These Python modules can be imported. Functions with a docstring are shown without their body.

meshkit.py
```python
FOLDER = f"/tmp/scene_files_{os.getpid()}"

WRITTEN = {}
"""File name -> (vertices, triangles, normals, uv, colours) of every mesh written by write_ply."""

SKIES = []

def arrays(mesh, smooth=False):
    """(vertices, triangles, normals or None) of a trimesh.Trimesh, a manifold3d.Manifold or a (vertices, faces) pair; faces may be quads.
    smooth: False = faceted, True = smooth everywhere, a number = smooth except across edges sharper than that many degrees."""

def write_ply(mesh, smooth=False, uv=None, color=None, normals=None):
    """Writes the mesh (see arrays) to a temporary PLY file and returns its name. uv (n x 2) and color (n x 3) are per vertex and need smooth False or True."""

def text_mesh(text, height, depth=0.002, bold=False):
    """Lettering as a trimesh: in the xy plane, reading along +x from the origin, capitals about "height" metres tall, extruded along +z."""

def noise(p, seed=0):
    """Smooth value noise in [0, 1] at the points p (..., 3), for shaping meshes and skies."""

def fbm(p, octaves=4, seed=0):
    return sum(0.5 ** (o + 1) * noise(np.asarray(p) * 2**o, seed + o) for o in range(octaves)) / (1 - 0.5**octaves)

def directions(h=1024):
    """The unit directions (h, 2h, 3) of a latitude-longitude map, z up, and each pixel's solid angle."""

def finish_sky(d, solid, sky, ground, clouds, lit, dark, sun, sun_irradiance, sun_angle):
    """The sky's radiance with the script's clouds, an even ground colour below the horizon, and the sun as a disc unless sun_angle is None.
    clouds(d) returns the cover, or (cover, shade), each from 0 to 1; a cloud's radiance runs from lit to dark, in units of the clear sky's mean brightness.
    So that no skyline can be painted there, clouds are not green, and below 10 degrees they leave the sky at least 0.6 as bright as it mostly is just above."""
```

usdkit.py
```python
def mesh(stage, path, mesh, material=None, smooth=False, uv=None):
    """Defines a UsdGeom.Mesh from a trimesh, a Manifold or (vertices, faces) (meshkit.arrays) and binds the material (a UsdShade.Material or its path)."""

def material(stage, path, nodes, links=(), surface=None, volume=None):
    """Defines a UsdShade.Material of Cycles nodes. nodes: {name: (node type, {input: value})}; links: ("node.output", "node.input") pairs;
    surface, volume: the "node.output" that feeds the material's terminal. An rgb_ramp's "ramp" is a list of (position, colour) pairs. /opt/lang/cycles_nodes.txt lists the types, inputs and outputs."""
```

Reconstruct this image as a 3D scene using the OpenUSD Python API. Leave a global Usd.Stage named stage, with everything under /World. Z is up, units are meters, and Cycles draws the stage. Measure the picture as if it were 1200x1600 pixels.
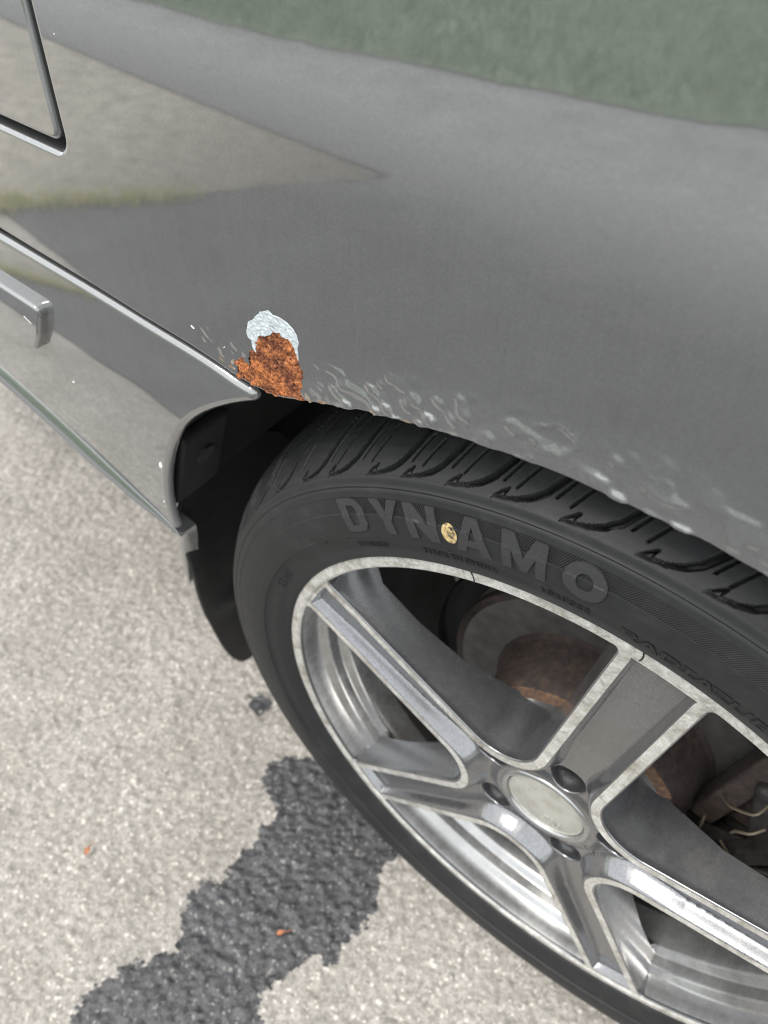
import math
import numpy as np
import trimesh
import shapely
from shapely.geometry import Polygon, LineString, Point
from scipy.spatial import Delaunay, cKDTree
from pxr import Gf, Sdf, Usd, UsdGeom, UsdLux, UsdShade
import usdkit
import meshkit

stage = Usd.Stage.CreateInMemory()
UsdGeom.SetStageUpAxis(stage, UsdGeom.Tokens.z)
UsdGeom.SetStageMetersPerUnit(stage, 1.0)
world = UsdGeom.Xform.Define(stage, "/World")
stage.SetDefaultPrim(world.GetPrim())
UsdGeom.Scope.Define(stage, "/World/Looks")

# ------------------------------------------------------------------ camera
RIGHT = np.array([0.79507, 0.60652, 0.0])
DOWN = np.array([0.44612, -0.58480, -0.67748])
FWD = np.array([-0.41091, 0.53864, -0.73554])
EYE = (0.04008, -0.22364, 0.81958)
cam = UsdGeom.Camera.Define(stage, "/World/camera")
cam.AddTransformOp().Set(Gf.Matrix4d(*RIGHT, 0, *(-DOWN), 0, *(-FWD), 0, *EYE, 1))
cam.CreateFocalLengthAttr(6.0)
cam.CreateHorizontalApertureAttr(6.0 * 1200 / 1209.05)
cam.CreateVerticalApertureAttr(6.0 * 1600 / 1209.05)
cam.CreateFStopAttr(1.9)
cam.CreateFocusDistanceAttr(0.375)
cam.CreateClippingRangeAttr(Gf.Vec2f(0.01, 3000))
cam.CreateExposureAttr(1.75)

# ------------------------------------------------------------------ sky and sun (bright overcast)
SUN_EL, SUN_AZ = math.radians(58), math.radians(215)
SUN = np.array([math.sin(SUN_AZ) * math.cos(SUN_EL), math.cos(SUN_AZ) * math.cos(SUN_EL), math.sin(SUN_EL)])
sky_mat = usdkit.material(stage, "/World/Looks/sky", {
    "sky": ("sky_texture", {"sky_type": "single_scattering", "sun_disc": False, "sun_elevation": SUN_EL, "sun_rotation": SUN_AZ}),
    "tc": ("texture_coordinate", {}),
    "n": ("noise_texture", {"scale": 2.2, "detail": 5, "roughness": 0.55}),
    "r": ("map_range", {"from_min": 0.3, "from_max": 0.62, "to_min": 0.72, "to_max": 0.97, "clamp": True}),
    "m": ("mix_color", {"b": (6.6, 6.75, 6.8)}),
    "bg": ("background_shader", {"strength": 0.1}),
}, [("tc.generated", "n.vector"), ("n.fac", "r.value"), ("r.result", "m.fac"), ("sky.color", "m.a"), ("m.result", "bg.color")], surface="bg.background")
dome = UsdLux.DomeLight.Define(stage, "/World/sky")
UsdShade.MaterialBindingAPI.Apply(dome.GetPrim()).Bind(sky_mat)
dome.GetPrim().SetCustomDataByKey("kind", "structure")
sun = UsdLux.DistantLight.Define(stage, "/World/sun")
sun.CreateNormalizeAttr(True) if hasattr(sun, "CreateNormalizeAttr") else None
sun.GetPrim().CreateAttribute("inputs:normalize", Sdf.ValueTypeNames.Bool).Set(True)
sun.CreateIntensityAttr(0.24)
sun.CreateAngleAttr(22.0)
sun.CreateColorAttr(Gf.Vec3f(1.0, 0.96, 0.9))
zx = SUN / np.linalg.norm(SUN)
xx = np.cross([0, 0, 1.0], zx); xx /= np.linalg.norm(xx)
yx = np.cross(zx, xx)
sun.AddTransformOp().Set(Gf.Matrix4d(*xx, 0, *yx, 0, *zx, 0, 0, 0, 20, 1))

# ------------------------------------------------------------------ helpers
used = {}


def path_of(parent, name):
    key = f"{parent}/{name}"
    k = used.get(key, -1) + 1
    used[key] = k
    return key if k == 0 else f"{key}_{k:03d}"


def tag(prim, label=None, category=None, group=None, kind=None):
    for k, v in (("label", label), ("category", category), ("group", group), ("kind", kind)):
        if v:
            prim.SetCustomDataByKey(k, v)
    return prim


def put(name, mesh, mat, parent="/World", smooth=False, normals=None, **t):
    """One Mesh prim; returns its path."""
    p = path_of(parent, name)
    if normals is not None:
        m = usdkit.mesh(stage, p, mesh, MAT[mat], False)
        m.CreateNormalsAttr(np_to_vec(normals))
        m.SetNormalsInterpolation("vertex")
    else:
        m = usdkit.mesh(stage, p, mesh, MAT[mat], smooth)
    tag(m.GetPrim(), **t)
    return p


def np_to_vec(a):
    from pxr import Vt
    return Vt.Vec3fArray.FromNumpy(np.asarray(a, np.float32))


def thing(name, label, category, group=None, loc=(0, 0, 0)):
    p = path_of("/World", name)
    x = UsdGeom.Xform.Define(stage, p)
    if any(loc):
        x.AddTranslateOp().Set(Gf.Vec3d(*loc))
    tag(x.GetPrim(), label, category, group)
    return p


def join(*ms):
    """Concatenate (v, f) pairs."""
    vs, fs, o = [], [], 0
    for v, f in ms:
        v, f = np.asarray(v, float), np.asarray(f, int)
        if f.shape[1] == 4:
            f = np.vstack([f[:, [0, 1, 2]], f[:, [0, 2, 3]]])
        vs.append(v); fs.append(f + o); o += len(v)
    return np.vstack(vs), np.vstack(fs)


def grid_faces(nr, nc, close_c=False):
    r = np.arange(nr - 1)[:, None]
    c = np.arange(nc if close_c else nc - 1)[None]
    c2 = (c + 1) % nc
    return np.stack([r * nc + c, r * nc + c2, (r + 1) * nc + c2, (r + 1) * nc + c], -1).reshape(-1, 4)


def orient(v, f, n):
    """Flip triangles that face against the given vertex normals."""
    g = np.cross(v[f[:, 1]] - v[f[:, 0]], v[f[:, 2]] - v[f[:, 0]])
    bad = (g * (n[f].sum(1))).sum(1) < 0
    f = f.copy(); f[bad] = f[bad][:, ::-1]
    return f


def box(x0, x1, y0, y1, z0, z1):
    m = trimesh.creation.box(bounds=[[x0, y0, z0], [x1, y1, z1]])
    return m.vertices, m.faces


def rbox(size, r, loc=(0, 0, 0), rot=None):
    """Rounded box as a hull of spheres."""
    s = np.maximum(np.array(size) / 2 - r, 1e-4)
    ball = trimesh.creation.icosphere(subdivisions=2, radius=r).vertices
    pts = np.vstack([ball + s * np.array([a, b, c]) for a in (-1, 1) for b in (-1, 1) for c in (-1, 1)])
    m = trimesh.convex.convex_hull(pts)
    if rot is not None:
        m.apply_transform(trimesh.transformations.euler_matrix(*rot))
    m.apply_translation(loc)
    return m.vertices, m.faces


def tube(pts, r, n=10):
    """Tube along a polyline with round-ish ends."""
    pts = np.asarray(pts, float)
    t = np.gradient(pts, axis=0); t /= np.linalg.norm(t, axis=1)[:, None]
    ref = np.array([0, 0, 1.0]) if abs(t[0, 2]) < .9 else np.array([1.0, 0, 0])
    rings = []
    r = np.broadcast_to(r, len(pts))
    for p, d, rr in zip(pts, t, r):
        a = np.cross(d, ref); a /= np.linalg.norm(a); b = np.cross(d, a)
        th = np.linspace(0, 2 * np.pi, n, endpoint=False)
        rings.append(p + rr * (np.cos(th)[:, None] * a + np.sin(th)[:, None] * b))
    v = np.vstack(rings)
    f = grid_faces(len(pts), n, True)
    v = np.vstack([v, pts[:1], pts[-1:]])
    k = len(v)
    caps = [[i, (i + 1) % n, k - 2, k - 2] for i in range(n)] + [[(len(pts) - 1) * n + i, (len(pts) - 1) * n + (i + 1) % n, k - 1, k - 1] for i in range(n)]
    f = np.vstack([f[:, [0, 1, 2]], f[:, [0, 2, 3]], np.array(caps)[:, :3]])
    m = trimesh.Trimesh(v, f, process=True); m.fix_normals()
    return m.vertices, m.faces


def spline(pts, n):
    from scipy.interpolate import PchipInterpolator
    pts = np.asarray(pts, float)
    s = np.r_[0, np.cumsum(np.linalg.norm(np.diff(pts, axis=0), axis=1))]
    return PchipInterpolator(s, pts)(np.linspace(0, s[-1], n))


def resample(line, step, closed=False):
    ls = LineString(np.vstack([line, line[:1]]) if closed else line)
    n = max(int(round(ls.length / step)), 3)
    return np.array([ls.interpolate(i / n, normalized=True).coords[0] for i in range(n + (0 if closed else 1))])


def smooth_line(pts, n, it=2):
    p = np.asarray(pts, float)
    for _ in range(it):
        q = p[:-1] * .75 + p[1:] * .25; r = p[:-1] * .25 + p[1:] * .75
        p = np.vstack([p[:1], np.stack([q, r], 1).reshape(-1, 2), p[-1:]])
    return resample(p, LineString(p).length / n)


def dense_poly(poly, step):
    return shapely.segmentize(poly.simplify(step * .02), step)


def tri_patch(poly, step, inner_step=None, near=None, reach=.03, seed=1):
    """Delaunay triangulation of a 2-D polygon whose rings are already dense; fine points near the line `near`, coarse elsewhere."""
    rng = np.random.default_rng(seed)
    rings = [np.array(poly.exterior.coords)[:-1]] + [np.array(i.coords)[:-1] for i in poly.interiors]
    bnd = np.vstack(rings)
    x0, y0, x1, y1 = poly.bounds
    inner_step = inner_step or step

    def lattice(s):
        gx, gy = np.meshgrid(np.arange(x0, x1, s), np.arange(y0, y1, s * .866))
        gx = gx + (np.arange(gx.shape[0]) % 2)[:, None] * s / 2
        p = np.c_[gx.ravel(), gy.ravel()]
        return p + rng.uniform(-.12, .12, p.shape) * s
    if near is not None and inner_step > step * 1.01:
        fine = lattice(step); d = shapely.distance(near, shapely.points(fine)); fine = fine[d < reach]
        coarse = lattice(inner_step); d = shapely.distance(near, shapely.points(coarse)); coarse = coarse[d >= reach + inner_step * .4]
        p = np.vstack([fine, coarse])
    else:
        p = lattice(inner_step)
    shapely.prepare(poly)
    p = p[shapely.contains_xy(poly, p[:, 0], p[:, 1])]
    d, _ = cKDTree(bnd).query(p)
    p = p[d > step * .55]
    pts = np.vstack([bnd, p])
    t = Delaunay(pts).simplices
    c = pts[t].mean(1)
    t = t[shapely.contains_xy(poly, c[:, 0], c[:, 1])]
    return pts, t, rings


def raise_patch(pts, tri, F, eps=3e-4):
    """2-D (x, z) points onto the surface y = F(x, z), with analytic normals that look towards -y."""
    x, z = pts.T
    y = F(x, z)
    nx = (F(x + eps, z) - F(x - eps, z)) / (2 * eps)
    nz = (F(x, z + eps) - F(x, z - eps)) / (2 * eps)
    n = np.c_[nx, -np.ones_like(nx), nz]; n /= np.linalg.norm(n, axis=1)[:, None]
    v = np.c_[x, y, z]
    return v, orient(v, tri, n), n


def roll(ring, F, R, depth, steps=7, hole=False, closed=True, sign=1):
    """A rounded edge: from the ring (the inset outline) a quarter turn of radius R outwards and then straight in by depth."""
    ring = np.asarray(ring, float)
    nxt = np.roll(ring, -1, 0) if closed else np.vstack([ring[1:], 2 * ring[-1] - ring[-2]])
    prv = np.roll(ring, 1, 0) if closed else np.vstack([2 * ring[0] - ring[1], ring[:-1]])
    t = nxt - prv; t /= np.linalg.norm(t, axis=1)[:, None] + 1e-12
    area = Polygon(ring).exterior.is_ccw if closed else True
    n2 = np.c_[t[:, 1], -t[:, 0]] * (1 if area else -1) * (-1 if hole else 1) * sign
    R = np.broadcast_to(R, len(ring))[:, None]
    y0 = F(ring[:, 0], ring[:, 1])[:, None]
    rows, nor = [], []
    for ph in np.linspace(0, np.pi / 2, steps):
        q = ring + n2 * R * np.sin(ph)
        rows.append(np.c_[q[:, :1], y0 + R * (1 - np.cos(ph)), q[:, 1:]])
        nor.append(np.c_[n2[:, :1] * np.sin(ph), np.full_like(y0, -np.cos(ph)), n2[:, 1:] * np.sin(ph)])
    q = ring + n2 * R
    for dd in (depth * .5, depth):
        rows.append(np.c_[q[:, :1], y0 + R + dd, q[:, 1:]])
        nor.append(np.c_[n2[:, :1], np.zeros_like(y0), n2[:, 1:]])
    v, n = np.vstack(rows), np.vstack(nor)
    f = grid_faces(len(rows), len(ring), closed)
    f = np.vstack([f[:, [0, 1, 2]], f[:, [0, 2, 3]]])
    return v, orient(v, f, n), n


def stack(*parts):
    v = np.vstack([p[0] for p in parts]); n = np.vstack([p[2] for p in parts])
    f, o = [], 0
    for p in parts:
        f.append(p[1] + o); o += len(p[0])
    return v, np.vstack(f), n


def vnoise(x, z, s, seed=0, oct=3):
    return meshkit.fbm(np.c_[x * s, z * s, np.zeros_like(x)], oct, seed) - .5


# ------------------------------------------------------------------ materials
MAT = {}


def look(name, nodes, links, surface="p.BSDF"):
    MAT[name] = usdkit.material(stage, f"/World/Looks/{name}", nodes, links, surface=surface)


# metallic grey paint with flakes, thin dust and clear coat
look("grey_metallic_paint", {
    "g": ("geometry", {}),
    "fl": ("voronoi_texture", {"scale": 2600}),
    "flr": ("rgb_ramp", {"ramp": [(0, (.225, .224, .222)), (.5, (.255, .254, .252)), (1, (.29, .289, .287))]}),
    "d": ("noise_texture", {"scale": 9, "detail": 5, "roughness": .65}),
    "dr": ("map_range", {"from_min": .3, "from_max": .75, "to_min": .03, "to_max": .065}),
    "cr": ("map_range", {"from_min": .35, "from_max": .8, "to_min": .006, "to_max": .022}),
    "smp": ("mapping", {"scale": (90, 90, 5)}), "sn": ("noise_texture", {"scale": 1.0, "detail": 5, "roughness": .7}),
    "film": ("map_range", {"from_min": .3, "from_max": .75, "to_min": .20, "to_max": .28}),
    # the clear coat has gone dull where the paint is blistered, round the wheel opening
    "px": ("separate_xyz", {}), "pz": ("math", {"math_type": "subtract", "value2": .30}), "ps": ("math", {"math_type": "multiply"}), "pt": ("math", {"math_type": "multiply"}), "pu": ("math", {"math_type": "add"}), "pr": ("math", {"math_type": "sqrt"}),
    "dn": ("math", {"math_type": "multiply_add", "value2": .02}), "dull": ("map_range", {"range_type": "smoothstep", "from_min": .322, "from_max": .362, "to_min": .60, "to_max": 0, "clamp": True}), "ftot": ("math", {"math_type": "add"}),
    "sep": ("separate_color", {}),
    "p": ("principled_bsdf", {"metallic": .92, "coat_weight": 1.0, "coat_ior": 1.6}),
    "qd": ("mix_color", {"blend_type": "multiply", "fac": 1.0, "b": (.78, .78, .78)}),
    "q": ("principled_bsdf", {"metallic": .75, "roughness": .44, "coat_weight": .6, "coat_ior": 1.5}),
    "mx": ("mix_closure", {}),
}, [("g.position", "fl.vector"), ("fl.color", "sep.color"), ("sep.r", "flr.fac"), ("flr.color", "p.base_color"), ("flr.color", "qd.a"), ("qd.result", "q.base_color"), ("g.position", "d.vector"), ("d.fac", "dr.value"), ("dr.result", "p.roughness"),
    ("d.fac", "cr.value"), ("cr.result", "p.coat_roughness"), ("cr.result", "q.coat_roughness"), ("g.position", "smp.vector"), ("smp.vector", "sn.vector"), ("sn.fac", "film.value"), ("g.position", "px.vector"), ("px.z", "pz.value1"), ("px.x", "ps.value1"), ("px.x", "ps.value2"), ("pz.value", "pt.value1"), ("pz.value", "pt.value2"), ("ps.value", "pu.value1"), ("pt.value", "pu.value2"), ("pu.value", "pr.value1"), ("d.fac", "dn.value1"), ("pr.value", "dn.value3"), ("dn.value", "dull.value"), ("dull.result", "ftot.value1"), ("film.result", "ftot.value2"), ("ftot.value", "mx.fac"), ("p.BSDF", "mx.closure1"), ("q.BSDF", "mx.closure2")], surface="mx.closure")

look("rust", {
    "g": ("geometry", {}),
    "n": ("noise_texture", {"scale": 620, "detail": 7, "roughness": .78, "distortion": .8}),
    "r": ("rgb_ramp", {"ramp": [(.30, (.026, .016, .015)), (.41, (.12, .050, .034)), (.49, (.30, .105, .042)), (.57, (.46, .19, .070)), (.69, (.66, .40, .21))]}),
    "n2": ("noise_texture", {"scale": 110, "detail": 4, "roughness": .6}),
    "r2": ("rgb_ramp", {"ramp": [(.36, (.42, .36, .44)), (.48, (.85, .8, .78)), (.6, (1.2, 1.08, .92))]}),
    "mx": ("mix_color", {"blend_type": "multiply", "fac": 1.0}),
    "b": ("bump", {"strength": .9, "distance": .0012}),
    "p": ("principled_bsdf", {"roughness": .92, "specular_ior_level": .25}),
}, [("g.position", "n.vector"), ("g.position", "n2.vector"), ("n.fac", "r.fac"), ("n2.fac", "r2.fac"), ("r.color", "mx.a"), ("r2.color", "mx.b"), ("mx.result", "p.base_color"), ("n.fac", "b.height"), ("b.normal", "p.normal")])

look("dark_rust", {
    "g": ("geometry", {}),
    "n": ("noise_texture", {"scale": 160, "detail": 6, "roughness": .7}),
    "r": ("rgb_ramp", {"ramp": [(.3, (.012, .008, .007)), (.5, (.028, .019, .016)), (.7, (.058, .034, .024))]}),
    "b": ("bump", {"strength": .6, "distance": .001}),
    "p": ("principled_bsdf", {"roughness": .85}),
}, [("g.position", "n.vector"), ("n.fac", "r.fac"), ("r.color", "p.base_color"), ("n.fac", "b.height"), ("b.normal", "p.normal")])

look("orange_rust", {
    "g": ("geometry", {}),
    "n": ("noise_texture", {"scale": 200, "detail": 6, "roughness": .7}),
    "r": ("rgb_ramp", {"ramp": [(.3, (.03, .015, .010)), (.5, (.075, .040, .022)), (.7, (.16, .088, .042))]}),
    "p": ("principled_bsdf", {"roughness": .85}),
}, [("g.position", "n.vector"), ("n.fac", "r.fac"), ("r.color", "p.base_color")])

look("bare_primer", {
    "g": ("geometry", {}),
    "mp": ("mapping", {"scale": (1, 1, 2.6)}),
    "n": ("noise_texture", {"scale": 330, "detail": 5, "roughness": .62, "distortion": 1.2}),
    "r": ("rgb_ramp", {"ramp": [(.3, (.20, .215, .22)), (.48, (.36, .395, .415)), (.66, (.58, .63, .66))]}),
    "b": ("bump", {"strength": .2, "distance": .0005}),
    "p": ("principled_bsdf", {"roughness": .5}),
}, [("g.position", "mp.vector"), ("mp.vector", "n.vector"), ("n.fac", "r.fac"), ("r.color", "p.base_color"), ("n.fac", "b.height"), ("b.normal", "p.normal")])

look("edge_rust_stain", {
    "g": ("geometry", {}),
    "n": ("noise_texture", {"scale": 240, "detail": 5, "roughness": .7}),
    "r": ("rgb_ramp", {"ramp": [(.38, (.12, .065, .03)), (.5, (.20, .15, .10)), (.58, (.23, .22, .20))]}),
    "p": ("principled_bsdf", {"roughness": .7}),
}, [("g.position", "n.vector"), ("n.fac", "r.fac"), ("r.color", "p.base_color")])

look("chipped_primer", {"p": ("principled_bsdf", {"base_color": (.72, .72, .70), "roughness": .55})}, [])
look("black_plastic", {
    "g": ("geometry", {}),
    "n": ("noise_texture", {"scale": 60, "detail": 5, "roughness": .7}),
    "r": ("rgb_ramp", {"ramp": [(.3, (.004, .004, .0045)), (.7, (.012, .0115, .011))]}),
    "p": ("principled_bsdf", {"roughness": .6, "specular_ior_level": .35}),
}, [("g.position", "n.vector"), ("n.fac", "r.fac"), ("r.color", "p.base_color")])
look("dark_metal", {
    "g": ("geometry", {}),
    "n": ("noise_texture", {"scale": 120, "detail": 5, "roughness": .7}),
    "r": ("rgb_ramp", {"ramp": [(.3, (.010, .009, .009)), (.7, (.040, .036, .034))]}),
    "p": ("principled_bsdf", {"roughness": .6, "metallic": .4}),
}, [("g.position", "n.vector"), ("n.fac", "r.fac"), ("r.color", "p.base_color")])
look("spring_wire", {"p": ("principled_bsdf", {"base_color": (.085, .068, .048), "roughness": .55, "metallic": .35})}, [])

# tyre rubber: fine diagonal ribbing in the lettering band comes from a relief along the wheel's angle
WC = (0.0, 0.0, 0.30)
look("tyre_rubber", {
    "g": ("geometry", {}),
    "sep": ("separate_xyz", {}),
    "zr": ("math", {"math_type": "subtract", "value2": WC[2]}),
    "an": ("math", {"math_type": "arctan2"}),
    "x2": ("math", {"math_type": "multiply"}),
    "z2": ("math", {"math_type": "multiply"}),
    "s": ("math", {"math_type": "add"}),
    "rad": ("math", {"math_type": "sqrt"}),
    "ra": ("math", {"math_type": "multiply", "value2": 1250.0}),
    "rk": ("math", {"math_type": "multiply", "value2": 3600.0}),
    "ph0": ("math", {"math_type": "add"}),
    "ph": ("math", {"math_type": "multiply", "value2": 1.0}),
    "sn": ("math", {"math_type": "sine"}),
    "in1": ("map_range", {"from_min": .2566, "from_max": .2570, "to_min": 0, "to_max": 1, "clamp": True}),
    "in2": ("map_range", {"from_min": .2660, "from_max": .2664, "to_min": 1, "to_max": 0, "clamp": True}),
    "in3": ("math", {"math_type": "less_than", "value2": 2.17}),
    "in4": ("math", {"math_type": "greater_than", "value2": .3}),
    "m1": ("math", {"math_type": "multiply"}), "m2": ("math", {"math_type": "multiply"}), "m3": ("math", {"math_type": "multiply"}), "m4": ("math", {"math_type": "multiply"}),
    "n": ("noise_texture", {"scale": 45, "detail": 6, "roughness": .7}),
    "fine": ("noise_texture", {"scale": 900, "detail": 3}),
    "fm": ("math", {"math_type": "multiply_add", "value2": .12}),
    "r": ("rgb_ramp", {"ramp": [(.3, (.007, .0071, .0073)), (.55, (.0115, .0117, .012)), (.75, (.024, .0235, .023))]}),
    "rr": ("map_range", {"from_min": .3, "from_max": .7, "to_min": .5, "to_max": .68}),
    "b": ("bump", {"strength": .8, "distance": .0005}),
    "p": ("principled_bsdf", {"specular_ior_level": .36}),
}, [("g.position", "sep.vector"), ("sep.z", "zr.value1"), ("zr.value", "an.value1"), ("sep.x", "an.value2"),
    ("sep.x", "x2.value1"), ("sep.x", "x2.value2"), ("zr.value", "z2.value1"), ("zr.value", "z2.value2"), ("x2.value", "s.value1"), ("z2.value", "s.value2"), ("s.value", "rad.value1"),
    ("an.value", "ra.value1"), ("rad.value", "rk.value1"), ("ra.value", "ph0.value1"), ("rk.value", "ph0.value2"), ("ph0.value", "ph.value1"), ("ph.value", "sn.value1"),
    ("rad.value", "in1.value"), ("rad.value", "in2.value"), ("an.value", "in3.value1"), ("an.value", "in4.value1"),
    ("in1.result", "m1.value1"), ("in2.result", "m1.value2"), ("m1.value", "m2.value1"), ("in3.value", "m2.value2"), ("m2.value", "m3.value1"), ("in4.value", "m3.value2"), ("m3.value", "m4.value1"), ("sn.value", "m4.value2"),
    ("g.position", "n.vector"), ("g.position", "fine.vector"), ("n.fac", "r.fac"), ("r.color", "p.base_color"), ("n.fac", "rr.value"), ("rr.result", "p.roughness"),
    ("fine.fac", "fm.value1"), ("m4.value", "fm.value3"), ("fm.value", "b.height"), ("b.normal", "p.normal")])
look("letter_rubber", {
    "g": ("geometry", {}), "n": ("noise_texture", {"scale": 700, "detail": 4, "roughness": .7}),
    "r": ("rgb_ramp", {"ramp": [(.3, (.017, .017, .0175)), (.7, (.029, .029, .029))]}),
    "b": ("bump", {"strength": .25, "distance": .0004}),
    "p": ("principled_bsdf", {"roughness": .6, "specular_ior_level": .4}),
}, [("g.position", "n.vector"), ("n.fac", "r.fac"), ("r.color", "p.base_color"), ("n.fac", "b.height"), ("b.normal", "p.normal")])
look("yellow_paint_dot", {
    "g": ("geometry", {}), "n": ("noise_texture", {"scale": 420, "detail": 4}),
    "r": ("rgb_ramp", {"ramp": [(.38, (.07, .055, .035)), (.55, (.36, .26, .12)), (.7, (.52, .40, .19))]}),
    "p": ("principled_bsdf", {"roughness": .6}),
}, [("g.position", "n.vector"), ("n.fac", "r.fac"), ("r.color", "p.base_color")])

# alloy: hypersilver paint of the wheel and its machined faces
look("wheel_silver_paint", {
    "g": ("geometry", {}),
    "fl": ("voronoi_texture", {"scale": 2200}), "sc": ("separate_color", {}),
    "r": ("rgb_ramp", {"ramp": [(0, (.17, .17, .176)), (.6, (.21, .21, .218)), (1, (.28, .28, .288))]}),
    "d": ("noise_texture", {"scale": 26, "detail": 5, "roughness": .65}),
    "dm": ("map_range", {"from_min": .42, "from_max": .72, "to_min": 0, "to_max": .35, "clamp": True}),
    "mx": ("mix_color", {"b": (.20, .185, .165)}),
    "rr": ("map_range", {"from_min": .3, "from_max": .75, "to_min": .15, "to_max": .30}),
    "b": ("bump", {"strength": .012, "distance": .0003}),
    "p": ("principled_bsdf", {"metallic": .9, "coat_weight": .5, "coat_roughness": .12}),
}, [("g.position", "fl.vector"), ("fl.color", "sc.color"), ("sc.r", "r.fac"), ("r.color", "mx.a"), ("g.position", "d.vector"), ("d.fac", "dm.value"), ("dm.result", "mx.fac"), ("mx.result", "p.base_color"), ("d.fac", "rr.value"), ("rr.result", "p.roughness"), ("sc.g", "b.height"), ("b.normal", "p.normal")])
look("barrel_silver", {
    "g": ("geometry", {}),
    "d": ("noise_texture", {"scale": 30, "detail": 5, "roughness": .65}),
    "r": ("rgb_ramp", {"ramp": [(.3, (.29, .287, .278)), (.7, (.42, .42, .41))]}),
    "rr": ("map_range", {"from_min": .3, "from_max": .75, "to_min": .2, "to_max": .36}),
    "p": ("principled_bsdf", {"metallic": .85, "coat_weight": .4, "coat_roughness": .1}),
}, [("g.position", "d.vector"), ("d.fac", "r.fac"), ("r.color", "p.base_color"), ("d.fac", "rr.value"), ("rr.result", "p.roughness")])
look("shaded_barrel", {  # deep part of the silver barrel, its shade put into a darker colour
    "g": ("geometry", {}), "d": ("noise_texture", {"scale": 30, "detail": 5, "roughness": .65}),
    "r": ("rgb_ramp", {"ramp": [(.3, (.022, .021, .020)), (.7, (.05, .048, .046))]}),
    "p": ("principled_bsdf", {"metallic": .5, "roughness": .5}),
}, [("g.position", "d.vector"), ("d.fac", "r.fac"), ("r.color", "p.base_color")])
look("machined_alloy", {
    "g": ("geometry", {}),
    "mp": ("mapping", {"scale": (1, 1, 1)}),
    "n": ("noise_texture", {"scale": 210, "detail": 6, "roughness": .72, "distortion": 1.4}),
    "r": ("rgb_ramp", {"ramp": [(.28, (.30, .28, .24)), (.40, (.52, .50, .455)), (.52, (.62, .61, .58)), (.66, (.74, .735, .71))]}),
    "rr": ("map_range", {"from_min": .3, "from_max": .7, "to_min": .5, "to_max": .3}),
    "n2": ("noise_texture", {"scale": 110, "detail": 6, "roughness": .75, "distortion": 2.5}),
    "b": ("bump", {"strength": .25, "distance": .0012}),
    "n3": ("noise_texture", {"scale": 48, "detail": 6, "roughness": .75, "distortion": .8}),
    "d3": ("rgb_ramp", {"ramp": [(.36, (.52, .50, .46)), (.52, (.92, .91, .90)), (.65, (1.08, 1.08, 1.08))]}),
    "mm": ("mix_color", {"blend_type": "multiply", "fac": 1.0}),
    "p": ("principled_bsdf", {"metallic": .55, "coat_weight": .25, "coat_roughness": .2}),
}, [("g.position", "mp.vector"), ("mp.vector", "n.vector"), ("mp.vector", "n2.vector"), ("n.fac", "r.fac"), ("mp.vector", "n3.vector"), ("n3.fac", "d3.fac"), ("r.color", "mm.a"), ("d3.color", "mm.b"), ("mm.result", "p.base_color"), ("n2.fac", "rr.value"), ("rr.result", "p.roughness"), ("n2.fac", "b.height"), ("b.normal", "p.normal")])
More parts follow.
